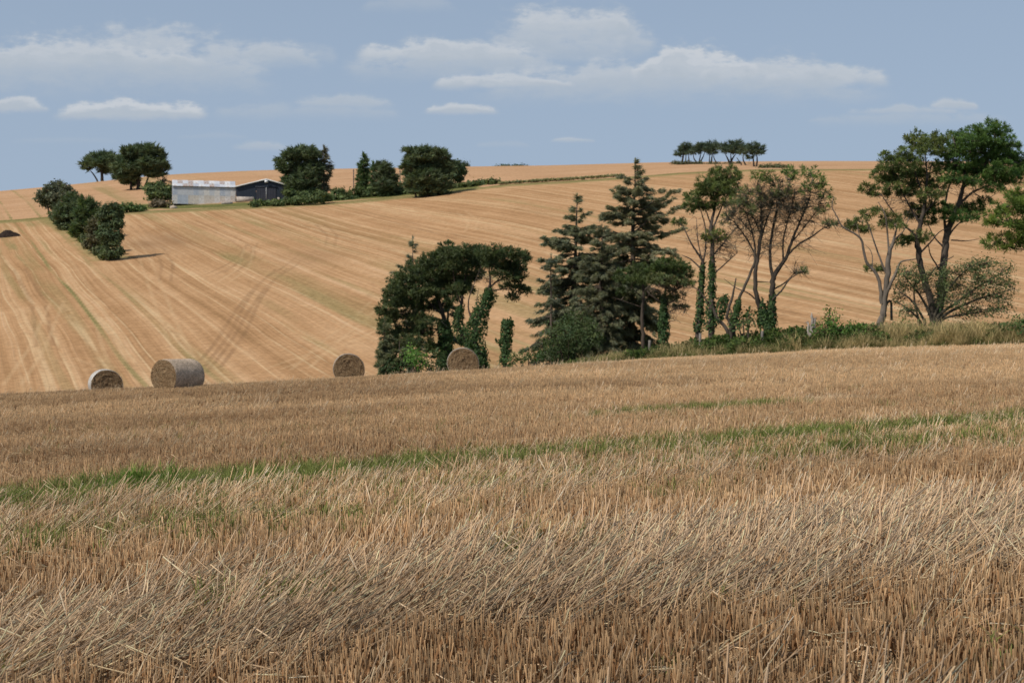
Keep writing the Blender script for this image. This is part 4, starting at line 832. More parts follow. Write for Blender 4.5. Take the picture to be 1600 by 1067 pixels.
gorse('holly_bush', 'dark bush in the shade between the bright sapling and the ivy trunk', 86, 682, [(682, 562, 12, 14), (690, 575, 12, 10), (670, 572, 10, 10), (630, 570, 14, 12), (612, 575, 14, 10)], pal=((.02, .036, .012), (.04, .062, .02)), n=14)
plant('ivy_stump', 'dead tree stump standing as a column wrapped in green ivy', 'stump', 84, 790, trunks=[[(789, 568, .2), (791, 530, .18), (792, 504, .14), (791, 500, .1)]], limbs=[[(789, 540, .04), (778, 533, .025), (772, 530, .012)]],
      ivy=[([(788, 566, 9), (790, 545, 11), (791, 525, 10), (793, 508, 9), (792, 501, 8)], 1700), ([(789, 542, 4), (780, 534, 3), (774, 531, 2)], 60)])
gorse('bramble_bush', 'low dark bramble mound right of the ivy column', 80, 826, [(826, 554, 12, 8), (812, 560, 14, 7), (840, 558, 12, 8), (800, 566, 14, 6), (853, 556, 10, 8)], n=14)
gorse('bramble_bush', 'leafy bramble mound with a raised spray beside the bleached stump', 66, 1290, [(1290, 512, 16, 10), (1302, 500, 14, 12), (1315, 514, 18, 9), (1296, 490, 9, 6), (1335, 514, 16, 9), (1275, 520, 14, 8), (1352, 518, 14, 8), (1310, 522, 22, 8)], pal=((.04, .075, .016), (.085, .14, .03)), n=14, leaf=.06)
gorse('gorse_bush', 'dark green bush in the verge at the right edge of the view', 62, 1590, [(1580, 516, 18, 12), (1600, 510, 20, 14), (1620, 508, 20, 16), (1565, 524, 14, 8)], n=14)
gorse('bramble_bush', 'low bramble mound under the bleached leaning pine', 68, 1400, [(1392, 516, 20, 8), (1415, 515, 18, 8), (1372, 518, 16, 7), (1440, 514, 18, 8)], pal=((.04, .06, .02), (.075, .1, .032)), n=13)

# bleached dead stump
def dead(gt, gc, B):
    for (a, m_, c, r0) in [((1266, 520), (1269, 503), (1268, 488), .13), ((1269, 520), (1273, 506), (1274, 496), .09), ((1263, 520), (1263, 508), (1260, 502), .07), ((1268, 504), (1272, 498), (1277, 495), .035), ((1267, 512), (1261, 505), (1256, 503), .03)]:
        p = np.array([P(*a, 66), P(*m_, 66), P(*c, 66)])
        if a[1] > 515: p[0][2] = H(p[0][0], p[0][1])[0]-.1
        sm = crm(p, 5); sm[1:-1] += rng.normal(0, .018, (len(sm)-2, 3)); n_ = len(sm)
        gt.tube(sm, r0*np.linspace(1.2, .12, n_)*rng.uniform(.8, 1.2, n_), 8, (.33, .29, .245))
plant('dead_stump', 'pale bleached dead stump sticking out of the brambles', 'stump', 66, 1267, extra=dead)

# fence posts along the verge
for (px, py, lab) in [(1094.5, 520, 'weathered fence post below the slim ivy stemmed pine'), (1189.5, 516.5, 'weathered fence post below the vase shaped pine'), (1296.5, 514, 'weathered fence post half sunk in dry grass by the bleached stump'), (1014, 531, 'short fence post in the grass right of the spruces')]:
    Y = float(Yedge(px))+3.0; b = ground(px, Y); top = P(px, py, Y); h = top[2]-b[2]
    g = Geo(); tt = np.linspace(0, 1, 5)[:, None]; g.tube(np.array([0, 0, -.3])*(1-tt)+np.array([rng.normal(0, .03), 0, h])*tt, [.07, .068, .066, .066, .062], 8, (.18, .16, .135))
    o = g.build('fence_post', M_wood); o.location = b; tag(o, lab, 'fence post', 'posts of the verge fence')

# ------------------------------------------------------------------ verge: long grass and brambles
YB, YT = (.2, .16, .065), (.62, .49, .27)
vg = [blades(34, .22, (.45, .95), .008, YB, YT, .25, .3) for _ in range(4)]+[blades(34, .22, (.35, .7), .009, (.075, .1, .03), (.19, .215, .075), .35, .4) for _ in range(3)]
n = 15000; px = rng.uniform(540, 1720, n); off = rng.uniform(.3, 8, n); Y = Yedge(px)+off; x = (px-800)/F*Y
dry = sstep(px+120*(vnoise(px*.02, off*.6, 81)-.5), 1080, 1480)*.28+.3*vnoise(px*.03, off, 83)-.06*off+.16
k = (rng.random(n) < np.where(off < 5, .9, .45)); 
pk = np.where(rng.random(n) < dry, rng.integers(0, 4, n), rng.integers(4, 7, n))
hs_ = np.interp(px, [540, 850, 1050, 1250, 1720], [.6, .9, 1.05, 1.2, 1.2])*rng.uniform(.5, 1.1, n)*np.interp(off, [0, 1.2, 8], [.45, 1, .9])*(.6+.8*vnoise(px*.025, off*.8, 84))
scatter('long_grass', np.stack([x, Y, H(x, Y)], 1)[k], rng.uniform(0, 6.28, k.sum()), np.stack([rng.normal(0, .1, n), .1+rng.normal(0, .12, n)], 1)[k], hs_[k], pk[k], np.clip(.2+.9*vnoise(px*.05, off*1.2, 88)+rng.normal(0, .15, n), 0, 1)[k], vg, M_grass, 'long rough grass of the field verge, green and dry')
def leafclump(nl, r, h, size, p0, p1):
    g = Geo(); d = rdir(nl); C = d*np.array([r, r, h])*(rng.random((nl, 1))**.4); C[:, 2] = abs(C[:, 2]); mv = rng.random((nl, 1)); leaves(g, C, vary(np.array(p0)*(1-mv)+np.array(p1)*mv, nl), size)
    return mesh_np('bramble_clump', np.concatenate(g.V), np.concatenate(g.T), {'col': np.concatenate(g.C)})
bc = [leafclump(120, .45, .5, .06, (.035, .058, .016), (.08, .12, .032)) for _ in range(4)]
n = 5000; px = rng.uniform(560, 1720, n); off = rng.uniform(1.3, 8, n); Y = Yedge(px)+off; x = (px-800)/F*Y
k = vnoise(px*.018, off*.5, 85)+.25*vnoise(px*.06, off, 86) > np.where(px < 1380, .48, .58)
scatter('brambles', np.stack([x, Y, H(x, Y)], 1)[k], rng.uniform(0, 6.28, k.sum()), np.zeros((k.sum(), 2)), (rng.uniform(.7, 1.35, n)*np.interp(px, [560, 1000, 1250, 1400, 1720], [.9, 1.1, 1.4, 1.2, 1.1]))[k], rng.integers(0, 4, k.sum()), rng.random(k.sum()), bc, M_grass, 'tangled bramble undergrowth along the verge')

# ------------------------------------------------------------------ straw bales
def mat_bale_end():
    m, t = new_mat('bale_straw_end'); tc = t.node('ShaderNodeTexCoord').outputs['Object']; X_, Y_, Z_ = t.sep(tc)
    r = t.math('SQRT', t.math('ADD', t.math('MULTIPLY', X_, X_), t.math('MULTIPLY', Z_, Z_))); an = t.math('ARCTAN2', Z_, X_)
    n0 = t.noise(tc, 4.5, 4, .65); rr = t.math('ADD', t.math('ADD', r, t.math('MULTIPLY', an, .016)), t.math('MULTIPLY', n0, .5))
    sp = t.math('FRACT', t.math('MULTIPLY', rr, 9.5)); n1 = t.noise(t.xyz(t.math('MULTIPLY', rr, 26), t.math('MULTIPLY', an, 3.0), Y_), 1.0, 5, .7); n2 = t.noise(tc, 38, 4, .7)
    f = t.math('ADD', t.math('MULTIPLY', n1, .7), t.math('ADD', t.math('MULTIPLY', n2, .45), t.math('MULTIPLY', sp, .1)))
    c = ramp2(t, t.ss(f, .42, .95), [(0, (.12, .072, .035)), (.4, (.28, .18, .095)), (.75, (.42, .295, .165)), (1, (.56, .42, .26))])
    principled(t, c, .95, f, 1.0, .07, .1); return m
def ramp2(t, f, cols):
    r = t.n.new('ShaderNodeValToRGB'); e = r.color_ramp.elements
    while len(e) < len(cols): e.new(.5)
    for q, (p0, c) in zip(e, cols): q.position = p0; q.color = (*c, 1)
    t.put(r.inputs[0], f); return r.outputs[0]
def mat_bale_side(tint):
    m, t = new_mat('bale_net_wrap'); tc = t.node('ShaderNodeTexCoord').outputs['Object']; X_, Y_, Z_ = t.sep(tc); an = t.math('ARCTAN2', Z_, X_)
    n1 = t.noise(t.xyz(t.math('MULTIPLY', an, 7.0), t.math('MULTIPLY', Y_, 12.0), 0.0), 1.0, 4, .65); n2 = t.noise(tc, 24, 5, .7); n3 = t.noise(tc, 3, 3, .6)
    f = t.math('ADD', t.math('MULTIPLY', n1, .45), t.math('ADD', t.math('MULTIPLY', n2, .65), t.math('MULTIPLY', n3, .35)))
    c = ramp2(t, t.ss(f, .5, .95), [(0, tuple(.4*q for q in tint)), (.45, tuple(.75*q for q in tint)), (1, tuple(1.25*q for q in tint))])
    principled(t, c, .85, f, .8, .03, .2); return m
M_end = mat_bale_end()
def bale(name, label, px, Y, rz, rad, length, tint, dz=0.0, seed=0):
    """round bale lying on its side; local Y is the axle"""
    b = ground(px, Y); root = empty(name, b+np.array([0, 0, dz]), rz); tag(root, label, 'straw bale', 'round straw bales on the stubble')
    na_, nl = 72, 16; th = np.linspace(0, 2*np.pi, na_, endpoint=False); yl = np.linspace(-length/2, length/2, nl)
    T_, L_ = np.meshgrid(th, yl); rr = rad*(1+.018*(vnoise(T_*3+seed*7, L_*4+9, 90)-.5)+.02*np.cos(2*T_+1)); e = np.minimum(abs(abs(L_)-length/2), .07)/.07
    rr = rr*(1-.035*(1-e)**2)
    sag = np.where(np.sin(T_) < -.86, .93, 1.0)
    V = np.stack([rr*np.cos(T_), L_, rad*.97+rr*np.sin(T_)*sag], -1).reshape(-1, 3); q = np.arange(na_*nl).reshape(nl, na_); q2 = np.roll(q, -1, 1)
    F_ = np.stack([q[:-1], q2[:-1], q2[1:], q[1:]], -1).reshape(-1, 4)
    me = mesh_np('net_wrap', V-np.array([0, 0, rad*.97]), F_, None, True); me.materials.append(mat_bale_side(tint))
    o = bpy.data.objects.new('net_wrap', me); COL.objects.link(o); o.parent = root; o.location = (0, 0, rad*.97)
    for sg in (-1, 1):
        nr_ = 16; rv = np.linspace(.02, 1, nr_); T2, R2 = np.meshgrid(th, rv); spiral = np.mod(R2*rad*9.5+T2/(2*np.pi)+.9*vnoise(R2*3+seed, T2*1.6, 91), 1)
        rel = .035*(spiral-.5)+.05*(vnoise(R2*9, T2*4*R2+seed, 92)-.5)+.02*(1-R2**2)
        ro = np.interp(T2.ravel(), th, rr[0 if sg < 0 else -1]).reshape(T2.shape)*R2; sg2 = np.where(np.sin(T2) < -.86, .93, 1)
        V = np.stack([ro*np.cos(T2), sg*(length/2+rel*(R2 < .97)), ro*np.sin(T2)*sg2], -1).reshape(-1, 3); q = np.arange(na_*nr_).reshape(nr_, na_); q2 = np.roll(q, -1, 1)
        F_ = np.stack([q[:-1], q2[:-1], q2[1:], q[1:]], -1).reshape(-1, 4)
        me = mesh_np('end_face', V, F_ if sg > 0 else F_[:, ::-1], None, False); me.materials.append(M_end)
        o = bpy.data.objects.new('end_face', me); COL.objects.link(o); o.parent = root; o.location = (0, 0, rad*.97)
    g = Geo(); k = 700          # loose straws standing out of the ends and skin
    a = rng.uniform(0, 6.28, k); r = rad*np.sqrt(rng.random(k)); sg = rng.choice([-1, 1], k)
    A = np.stack([r*np.cos(a), sg*(length/2+.0), r*np.sin(a)+rad*.97], 1); D = unit(np.stack([-np.sin(a), sg*.35, np.cos(a)], 1)+rng.normal(0, .45, (k, 3))); D[:, 1] = abs(D[:, 1])*sg; B_ = A+D*rng.uniform(.05, .16, (k, 1))
    g.twigs(A, B_, .004, .003, rng.normal(0, .01, (k, 3)), vary((.42, .3, .17), k, .25))
    g.build('loose_straw', mat_shared, root)['kind'] = 'stuff'
    return root
mat_shared = mat_col('loose_straw_colour', .8, 30, .2, 0.0)
bale('round_bale', 'biggest round straw bale, showing its grey netted side to the right', 278, 52.3, R(-30), .635, 1.5, (.62, .47, .33), -.05, 1)
bale('round_bale', 'small round straw bale on the far left with pale rim and dark end', 165, 59.5, R(22), .66, 1.15, (.58, .54, .48), -.22, 2)
bale('round_bale', 'round straw bale seen end on against the golden hill, left of the pine clump', 545, 58.5, R(7), .64, 1.2, (.42, .35, .28), -.08, 3)
bale('round_bale', 'round straw bale seen end on in front of the ivy trunks', 723.5, 58.0, R(2), .645, 1.2, (.42, .35, .28), -.16, 4)

# ------------------------------------------------------------------ the farm
def sheet_mat(name, base, rust, ramt, seed):
    m, t = new_mat(name); tc = t.node('ShaderNodeTexCoord').outputs['Object']; mp = t.node('ShaderNodeMapping', Vector=tc, Location=(seed*3.1, seed*1.7, 0), Scale=(1, 1, .35)).outputs[0]
    n1 = t.noise(mp, 2.2, 5, .65); n2 = t.noise(mp, 7, 4, .7)
    c = t.mix(t.ss(n2, .3, .7), tuple(.8*q for q in base), tuple(1.12*q for q in base)); c = t.mix(t.ss(n1, ramt, ramt+.18), c, rust)
    principled(t, c, .6, n2, .15, .02, .35); return m
RUST = (.22, .095, .04)
wall_m = [sheet_mat('zinc_sheet', (.56, .57, .58), (.34, .29, .24), .6, 1), sheet_mat('pale_zinc_sheet', (.68, .65, .6), (.42, .35, .28), .58, 2), sheet_mat('blue_zinc_sheet', (.47, .51, .56), (.4, .36, .32), .6, 3), sheet_mat('warm_zinc_sheet', (.64, .58, .5), (.4, .31, .22), .55, 4)]
roof_m = [sheet_mat('roof_zinc_sheet', (.58, .59, .61), (.34, .22, .14), .6, 5), sheet_mat('white_roof_sheet', (.66, .66, .65), (.36, .2, .12), .56, 6), sheet_mat('rusty_roof_sheet', (.5, .46, .43), (.3, .14, .07), .46, 7), sheet_mat('grey_roof_sheet', (.46, .48, .52), (.3, .18, .11), .54, 8)]
def corr(w, h, mat, ribs=6, dep=.035):
    """corrugated sheet in the local XZ plane, rising from z=0, outside towards -Y"""
    nx = ribs*4+1; xs = np.linspace(-w/2, w/2, nx); yo = dep*np.cos(np.arange(nx)*np.pi/2)
    V = np.concatenate([np.stack([xs, yo, 0*xs], 1), np.stack([xs, yo, 0*xs+h], 1)]); i = np.arange(nx-1)
    F_ = np.stack([i, i+1, i+1+nx, i+nx], 1); me = mesh_np('sheet', V, F_, None, True); me.materials.append(mat); return me
def put(name, me, parent, loc, rot=(0, 0, 0), label=None):
    o = bpy.data.objects.new(name, me); COL.objects.link(o); o.parent = parent; o.location = loc; o.rotation_euler = rot
    if label: o['label'] = label
    return o
b = at(319, 318.5); YS = b[1]; k = YS/F
SL, SW, SE, SR = 97*k, 8.0, 27.5*k, 39.5*k       # length, width, eave and ridge heights
yaw = R(13.5)
shed = empty('old_shed', (b[0], b[1], H(b[0], b[1])[0]-.1), yaw); tag(shed, 'old grey corrugated iron shed with patchy rusted roof', 'shed')
N_ = 12; w_ = SL/N_; lo_h = SE*.5
lo = [corr(w_, lo_h+.12, mm) for mm in wall_m]; hi = [corr(w_, SE-lo_h, mm) for mm in wall_m]
for i in range(N_):
    x = -SL/2+w_*(i+.5)
    put('wall_sheet', lo[[1, 2, 2, 3, 3, 1, 3, 3, 1, 3, 1, 3][i]], shed, (x, .0+.012*(i % 2), 0))
    put('wall_sheet', hi[[2, 0, 0, 0, 2, 0, 1, 0, 1, 2, 0, 1][i]], shed, (x, -.03+.012*(i % 2), lo_h))
rl = math.hypot(SW/2+.3, SR-SE); ra = math.atan2(SW/2+.3, SR-SE); rs_ = [corr(w_, rl, mm) for mm in roof_m]; rh_ = [corr(w_, rl*.53, mm) for mm in roof_m]
for i in range(N_):
    x = -SL/2+w_*(i+.5); j = [1, 0, 2, 2, 3, 1, 0, 2, 3, 0, 1, 0][i]; j2 = [0, 2, 0, 2, 1, 0, 2, 1, 0, 2, 1, 3][i]
    put('roof_sheet', rh_[j], shed, (x, -.3, SE-.03+.02*(i % 2)), (-ra, 0, 0)); put('roof_sheet', rh_[j2], shed, (x, -.3+.47*rl*math.sin(ra), SE+.02*(i % 2)+.47*rl*math.cos(ra)), (-ra, 0, 0)); put('roof_sheet', rs_[(j+1) % 4], shed, (x, SW+.3, SE-.03+.02*(i % 2)), (-ra, 0, math.pi))
for sx, nm_ in ((-1, 'gable_wall'), (1, 'gable_wall')):
    g = Geo(); x = sx*(SL/2-.02); pr5 = [(x, .05, 0), (x, SW-.05, 0), (x, SW-.05, SE), (x, SW/2, SR-.05), (x, .05, SE)]; g.add(pr5+[(x-sx*.08, a, c) for _, a, c in pr5], [(0, 1, 2), (0, 2, 3), (0, 3, 4), (5, 7, 6), (5, 8, 7), (5, 9, 8)], (.38, .34, .29)); g.build(nm_, M_wood, shed)
g = Geo(); g.box((0, SW, SE/2), (SL-.1, .08, SE), (.35, .34, .33)); g.build('back_wall', M_wood, shed)
g = Geo(); g.box((0, -.33, SE-.06), (SL+.3, .12, .14), (.07, .07, .075)); g.build('gutter', M_wood, shed)
# dark barn
NAVY = (.022, .03, .045)
m, t = new_mat('navy_cladding'); tc = t.node('ShaderNodeTexCoord').outputs['Object']; X_, Y_, Z_ = t.sep(tc); n2 = t.noise(tc, .7, 4, .6)
c = t.mix(t.ss(n2, .3, .7), (.018, .026, .04), (.028, .036, .052)); principled(t, c, .55, None, .3, .02, .3); M_navy = m
m, t = new_mat('door_cladding'); tc = t.node('ShaderNodeTexCoord').outputs['Object']; n2 = t.noise(tc, .9, 4, .6)
principled(t, t.mix(t.ss(n2, .3, .7), (.03, .032, .045), (.042, .044, .056)), .6, None, .3, .02, .3); M_door = m
M_conc = mat_col('concrete', .9, 1.5, .2, .3, .02); M_white = mat_col('white_paint', .5, 1.0, .08, 0)
b = at(413, 314.5); k = b[1]/F*1.012; BW, BE, BR, BL = 91*k, 24*k, 36*k, 24.0
barn = empty('navy_barn', (b[0]+1.0*k, b[1]+2.0, H(b[0], b[1])[0]), R(11)); tag(barn, 'dark navy steel barn with double sliding doors and white roof edge', 'barn')
def ribbed(g, x0, x1, zt, y, step, col, z0=0.0):
    """vertical box-profile cladding between x0 and x1 with top height zt(x)"""
    n_ = max(2, int(round((x1-x0)/step))); xs = np.linspace(x0, x1, n_+1)
    for i in range(n_):
        a, c = xs[i], xs[i+1]; mm = (a+c)/2; q = [(a, y, z0), (mm, y-.05, z0), (c, y, z0), (c, y, zt(c)), (mm, y-.05, zt(mm)), (a, y, zt(a))]
        g.add(q, [(0, 1, 4), (0, 4, 5), (1, 2, 3), (1, 3, 4)], col)
gab = lambda x: BR-.1-(BR-BE)*abs(x)/(BW/2)
DW = 15.5*k; DH = 23*k
g = Geo(); ribbed(g, -BW/2, -DW, gab, 0, .4, NAVY); ribbed(g, DW, BW/2, gab, 0, .4, NAVY); ribbed(g, -DW, DW, gab, 0, .4, NAVY, DH); g.build('gable_wall', M_navy, barn)
for sx in (-1, 1):
    g = Geo(); ribbed(g, min(0, sx*DW)+.06, max(0, sx*DW)-.06, lambda x: DH, -.12, .6, NAVY, .05); g.box((sx*DW/2, -.06, DH/2), (DW-.12, .06, DH-.1), NAVY); g.build('sliding_door', M_door, barn)
    g = Geo(); sl = math.hypot(BW/2+.3, BR-BE); a = math.atan2(BR-BE, BW/2)
    V = [(0, -.5, BR), (sx*(BW/2+.35), -.5, BE-.12), (sx*(BW/2+.35), BL, BE-.12), (0, BL, BR)]; V += [(x, y, z-.14) for x, y, z in V]
    g.add(V, [(0, 1, 2), (0, 2, 3), (4, 6, 5), (4, 7, 6), (0, 4, 5), (0, 5, 1), (1, 5, 6), (1, 6, 2), (2, 6, 7), (2, 7, 3)], (.42, .42, .41)); g.build('roof', M_conc, barn)
    g = Geo(); V = [(0, -.56, BR+.04), (sx*(BW/2+.4), -.56, BE-.1), (sx*(BW/2+.4), -.56, BE-.42), (0, -.56, BR-.28)]; V += [(x, y+.05, z) for x, y, z in V]
    g.add(V, [(0, 1, 2), (0, 2, 3), (4, 6, 5), (4, 7, 6), (0, 4, 5), (0, 5, 1), (2, 6, 7), (2, 7, 3)], (.74, .73, .7)); g.build('bargeboard', M_white, barn)
    g = Geo(); g.box((sx*BW/2, BL/2, BE/2-.1), (.1, BL-.1, BE-.2), NAVY); g.build('side_wall', M_navy, barn)
    g = Geo(); x0, x1 = (-BW/2, -18.5*k) if sx < 0 else (DW+.3, DW+6*k); g.box(((x0+x1)/2, -.16, 3.8*k), (x1-x0, .22, 7.6*k), (.46, .4, .34)); g.build('concrete_wall', M_conc, barn)
g = Geo(); g.box((0, -.2, DH/2), (.2, .08, DH), (.3, .3, .3)); g.build('door_post', M_conc, barn)
g = Geo(); g.box((0, -.2, DH+.1), (2*DW+.6, .16, .2), (.03, .035, .045)); g.build('door_rail', M_navy, barn)
g = Geo(); g.box((0, -.7, BR-.75), (1.5*k+.6, .25, .65), (.8, .8, .8)); g.box((0, -.5, BR-.75), (.15, .3, .15), (.3, .3, .3)); g.build('floodlight', M_white, barn)
g = Geo(); g.box((0, BL-.05, BE/2), (BW-.2, .1, BE-.2), NAVY); g.build('back_wall', M_navy, barn)
# concrete yard in front of the barn
q0 = [at(383, 319.5), at(440, 313.5), at(396, 313.8), at(378, 316)]
def rock(name, label, cat, px, py, w, h, col, nn=3):
    p = at(px, py); k = p[1]/F; g = Geo()
    for i in range(nn):
        d_ = rdir(60); hull = d_*(1+rng.normal(0, .12, (60, 1))); 
        th = np.linspace(0, 2*np.pi, 9)[:-1]; V = [(0, 0, 1.0)]
        for e in (.55, .0, -.4):
            for a in th: s = math.sqrt(1-e*e)*rng.uniform(.8, 1.15); V.append((s*math.cos(a), s*math.sin(a), e*rng.uniform(.8, 1.1)))
        T = [(0, 1+j, 1+(j+1) % 8) for j in range(8)]
        for r_ in (0, 1):
            for j in range(8): a0, a1 = 1+r_*8+j, 1+r_*8+(j+1) % 8; T += [(a0, a0+8, a1+8), (a0, a1+8, a1)]
        sc_ = 1.0 if i == 0 else rng.uniform(.4, .7)
        g.add(np.array(V)*np.array([w*k/2, w*k/2, h*k])*sc_+np.array([0 if i == 0 else rng.uniform(-w, w)*k*.6, 0 if i == 0 else rng.uniform(-1, 1), 0]), T, np.array(col)*rng.uniform(.85, 1.1))
    o = g.build(name, M_conc); o.location = p; return tag(o, label, cat)
rock('boulder', 'pale boulder in the grass at the left corner of the old shed', 'boulder', 271, 325, 13, 5, (.42, .34, .26), 1)
rock('rubble_heap', 'small heap of pale rubble at the right end of the old shed', 'rubble', 355, 318, 18, 4, (.36, .31, .26), 5)
# dark muck heap at the left edge
p = at(12, 370); k = p[1]/F; g = Geo(); na_ = 40; V = [(0, 0, 1.6)]; T = []
for r_ in range(1, 6):
    for j in range(na_):
        a = j/na_*2*np.pi; rr = r_/5*(1+.2*math.sin(3*a+1)); hz_ = 1.6*(1-(r_/5)**1.6)+rng.uniform(-.15, .15)*(r_ < 5); V.append((rr*20*k*math.cos(a), rr*20*k*.35*math.sin(a), max(hz_, -.3) if r_ < 5 else -.4))
T = [(0, 1+j, 1+(j+1) % na_) for j in range(na_)]
for r_ in range(4):
    for j in range(na_): a0, a1 = 1+r_*na_+j, 1+r_*na_+(j+1) % na_; T += [(a0, a0+na_, a1+na_), (a0, a1+na_, a1)]
g.add(V, T, (.035, .024, .018)); o = g.build('manure_heap', mat_col('manure', 1, 1.5, .5, .8, .2)); o.location = p; o['label'] = 'long low dark manure heap at the left edge of the hillside'; o['category'] = 'manure heap'

# ------------------------------------------------------------------ trees and hedges of the farm
def ftree(name, label, px, py, trunks, clumps, pal, style='leaf', cat='tree', off=0.0, **kw):
    """far tree: px, py is its foot on the hillside"""
    b = at(px, py); Y = b[1]+off; s = Y/380.0
    kw = dict(dict(pr=.62*s, n=12, wid=.15*s, leaf=.34*s, twr=.05*s, depth=2.2*s, dens=1.35, twig=.12, tw=.9, rag=.2), **kw)
    tr = [[(a, c, r*s) for a, c, r in q] for q in trunks]
    return plant(name, label, cat, Y, px, trunks=tr, clumps=clumps, pal=pal, style=style, base=(b[0], Y, H(b[0], Y)[0]), **kw)
CYP = ((.032, .045, .023), (.072, .092, .045)); FAR = ((.03, .042, .02), (.06, .08, .036)); OLV = ((.05, .055, .034), (.085, .09, .055)); HEDGE = ((.034, .05, .018), (.075, .095, .035))
ftree('cypress_tree', 'big dark cypress with ragged top just right of the navy barn', 470, 312, [[(470, 312, .6), (470, 280, .4), (472, 245, .1)], [(480, 312, .5), (486, 270, .3), (492, 245, .1)]],
      [(452, 250, 11, 7), (443, 258, 9, 5), (462, 242, 14, 9), (476, 238, 12, 6), (488, 242, 10, 8), (455, 265, 16, 10), (475, 260, 20, 14), (460, 283, 15, 12), (474, 285, 20, 14), (492, 265, 12, 14), (466, 300, 17, 10), (486, 303, 18, 9), (454, 298, 8, 8), (434, 250, 4, 2.5), (470, 233, 5, 3), (437, 262, 4, 3), (447, 240, 5, 2.5), (455, 236, 5, 3), (484, 232, 5, 3), (496, 238, 4, 3), (434, 256, 4, 2)], CYP, 'cypress')
spruce_far = dict(nn=7, droop=.15)
def fspruce(label, px, py, top, pl, pr_, pal, **kw):
    b = at(px, py); Y = b[1]; s = Y/380.; return spruce('conifer_tree', label, Y, px, top, py, pl, pr_, pal=pal, r0=.4*s, ln=1.1*s, wid=.13*s, **dict(dict(whorls=16, per=7, dens=.18, nn=9, droop=.1, bark=BARK), **kw))
fspruce('brownish pointed conifer leaning against the right side of the ragged cypress', 506, 310, 229, [(229, 2), (250, 8), (280, 14), (310, 12)], [(229, 2), (245, 9), (260, 14), (280, 9), (310, 8)], ((.055, .055, .035), (.1, .095, .065)))
fspruce('narrow ivy green conifer spire, taller of the thin pair left of the pale gap', 568, 305, 240, [(240, 2), (255, 8), (280, 10), (305, 8)], [(240, 2), (255, 8), (280, 9), (305, 8)], ((.03, .05, .02), (.06, .088, .035)), droop=-.1, dens=.3)
fspruce('thin short conifer beside the taller narrow spire', 583, 305, 254, [(254, 1.5), (270, 4), (305, 5)], [(254, 1.5), (270, 4), (305, 5)], ((.032, .05, .022), (.06, .088, .035)), whorls=12, per=6, dens=.35, droop=-.1)
ftree('cypress_tree', 'medium dark cypress with irregular crown between the thin spires and the great cypress', 602, 306, [[(602, 306, .4), (601, 260, .1)]], [(594, 260, 6, 6), (602, 264, 8, 8), (596, 275, 8, 8), (608, 276, 10, 9), (600, 290, 13, 9), (616, 285, 6, 5), (612, 298, 12, 8), (598, 302, 12, 6)], ((.034, .045, .024), (.07, .086, .045)), 'cypress')
ftree('cypress_tree', 'great dark cypress with flat layered top, largest tree of the farm hedge', 668, 307, [[(668, 307, .7), (668, 270, .4), (665, 240, .1)], [(650, 307, .35), (648, 275, .1)]],
      [(652, 236, 16, 4), (668, 237, 18, 5), (682, 240, 14, 6), (660, 246, 20, 8), (685, 252, 16, 9), (645, 253, 12, 6), (638, 258, 9, 3.5), (665, 262, 24, 11), (690, 268, 14, 11), (645, 270, 14, 9), (668, 280, 26, 12), (645, 288, 14, 9), (688, 288, 15, 11), (665, 297, 24, 9), (662, 232, 5, 2.5), (642, 234, 6, 2), (698, 258, 7, 7), (680, 302, 18, 6), (636, 235, 6, 1.6), (698, 245, 4, 3), (632, 262, 5, 1.8), (690, 236, 5, 2)], CYP, 'cypress')
ftree('ash_tree', 'small dark round tree on bare stems at the right side of the great cypress', 712, 292, [[(704, 292, .25), (706, 275, .12)], [(711, 292, .25), (712, 272, .12)]], [(708, 262, 12, 8), (716, 268, 11, 8), (704, 272, 12, 8), (714, 278, 8, 6), (721, 264, 5, 5), (712, 256, 6, 4)], FAR, 'leaf')
for (lab, segs) in [('long dark hedge at the foot of the farm trees', [(520, 310, 14), (545, 308, 18), (575, 306, 18), (605, 306, 18), (635, 303, 18), (560, 300, 14), (590, 298, 14), (530, 302, 12), (622, 296, 12), (540, 312, 18), (615, 307, 16), (690, 298, 14), (712, 295, 16), (735, 291, 16), (755, 288.5, 14), (770, 287, 10)]),
                    ('low green hedge in front of the navy barn and ragged cypress', [(398, 321, 7), (410, 320.5, 9), (422, 320, 9), (434, 319.5, 10), (450, 317, 16), (470, 314.5, 16), (490, 313.5, 16), (508, 312, 12), (459, 308, 12), (452, 303, 7), (500, 305, 12), (475, 308, 14)])]:
    ftree('hedge', lab, segs[0][0], segs[0][1]+2, [], [(x, y-2.2, r*.9, 3.6) for x, y, r in segs], HEDGE, 'leaf', 'hedge', hub=False, dens=1.2)
ftree('hedge', 'thin field hedge line running right from the great cypress', 800, 287, [], [(x+dx_, y-.2-dx_*.07, 7, .8) for dx_ in (0, 8) for x, y in [(785, 286), (800, 284.5), (815, 284), (832, 282.5), (848, 281.5), (865, 280.5), (882, 279.5), (900, 278.5), (920, 277), (940, 275.5), (960, 274)]], ((.1, .1, .045), (.17, .155, .075)), 'leaf', 'hedge', hub=False, dens=.6, pr=.22, leaf=.18)
ftree('hedge', 'scrubby bushes between the skyline trees and the old shed', 250, 312, [], [(240, 300, 12, 7), (255, 304, 12, 7), (262, 296, 6, 6), (248, 292, 10, 6), (232, 294, 8, 6), (262, 308, 6, 6), (244, 310, 12, 5)], ((.035, .055, .02), (.08, .1, .04)), 'leaf', 'hedge', hub=False)
ftree('hedge', 'low green bushes along the field edge right of the climbing hedge', 198, 331, [], [(188, 325, 9, 5), (200, 324, 10, 5), (212, 325, 7, 4), (180, 327, 6, 4), (222, 326, 5, 3)], ((.035, .06, .02), (.07, .1, .035)), 'leaf', 'hedge', hub=False)
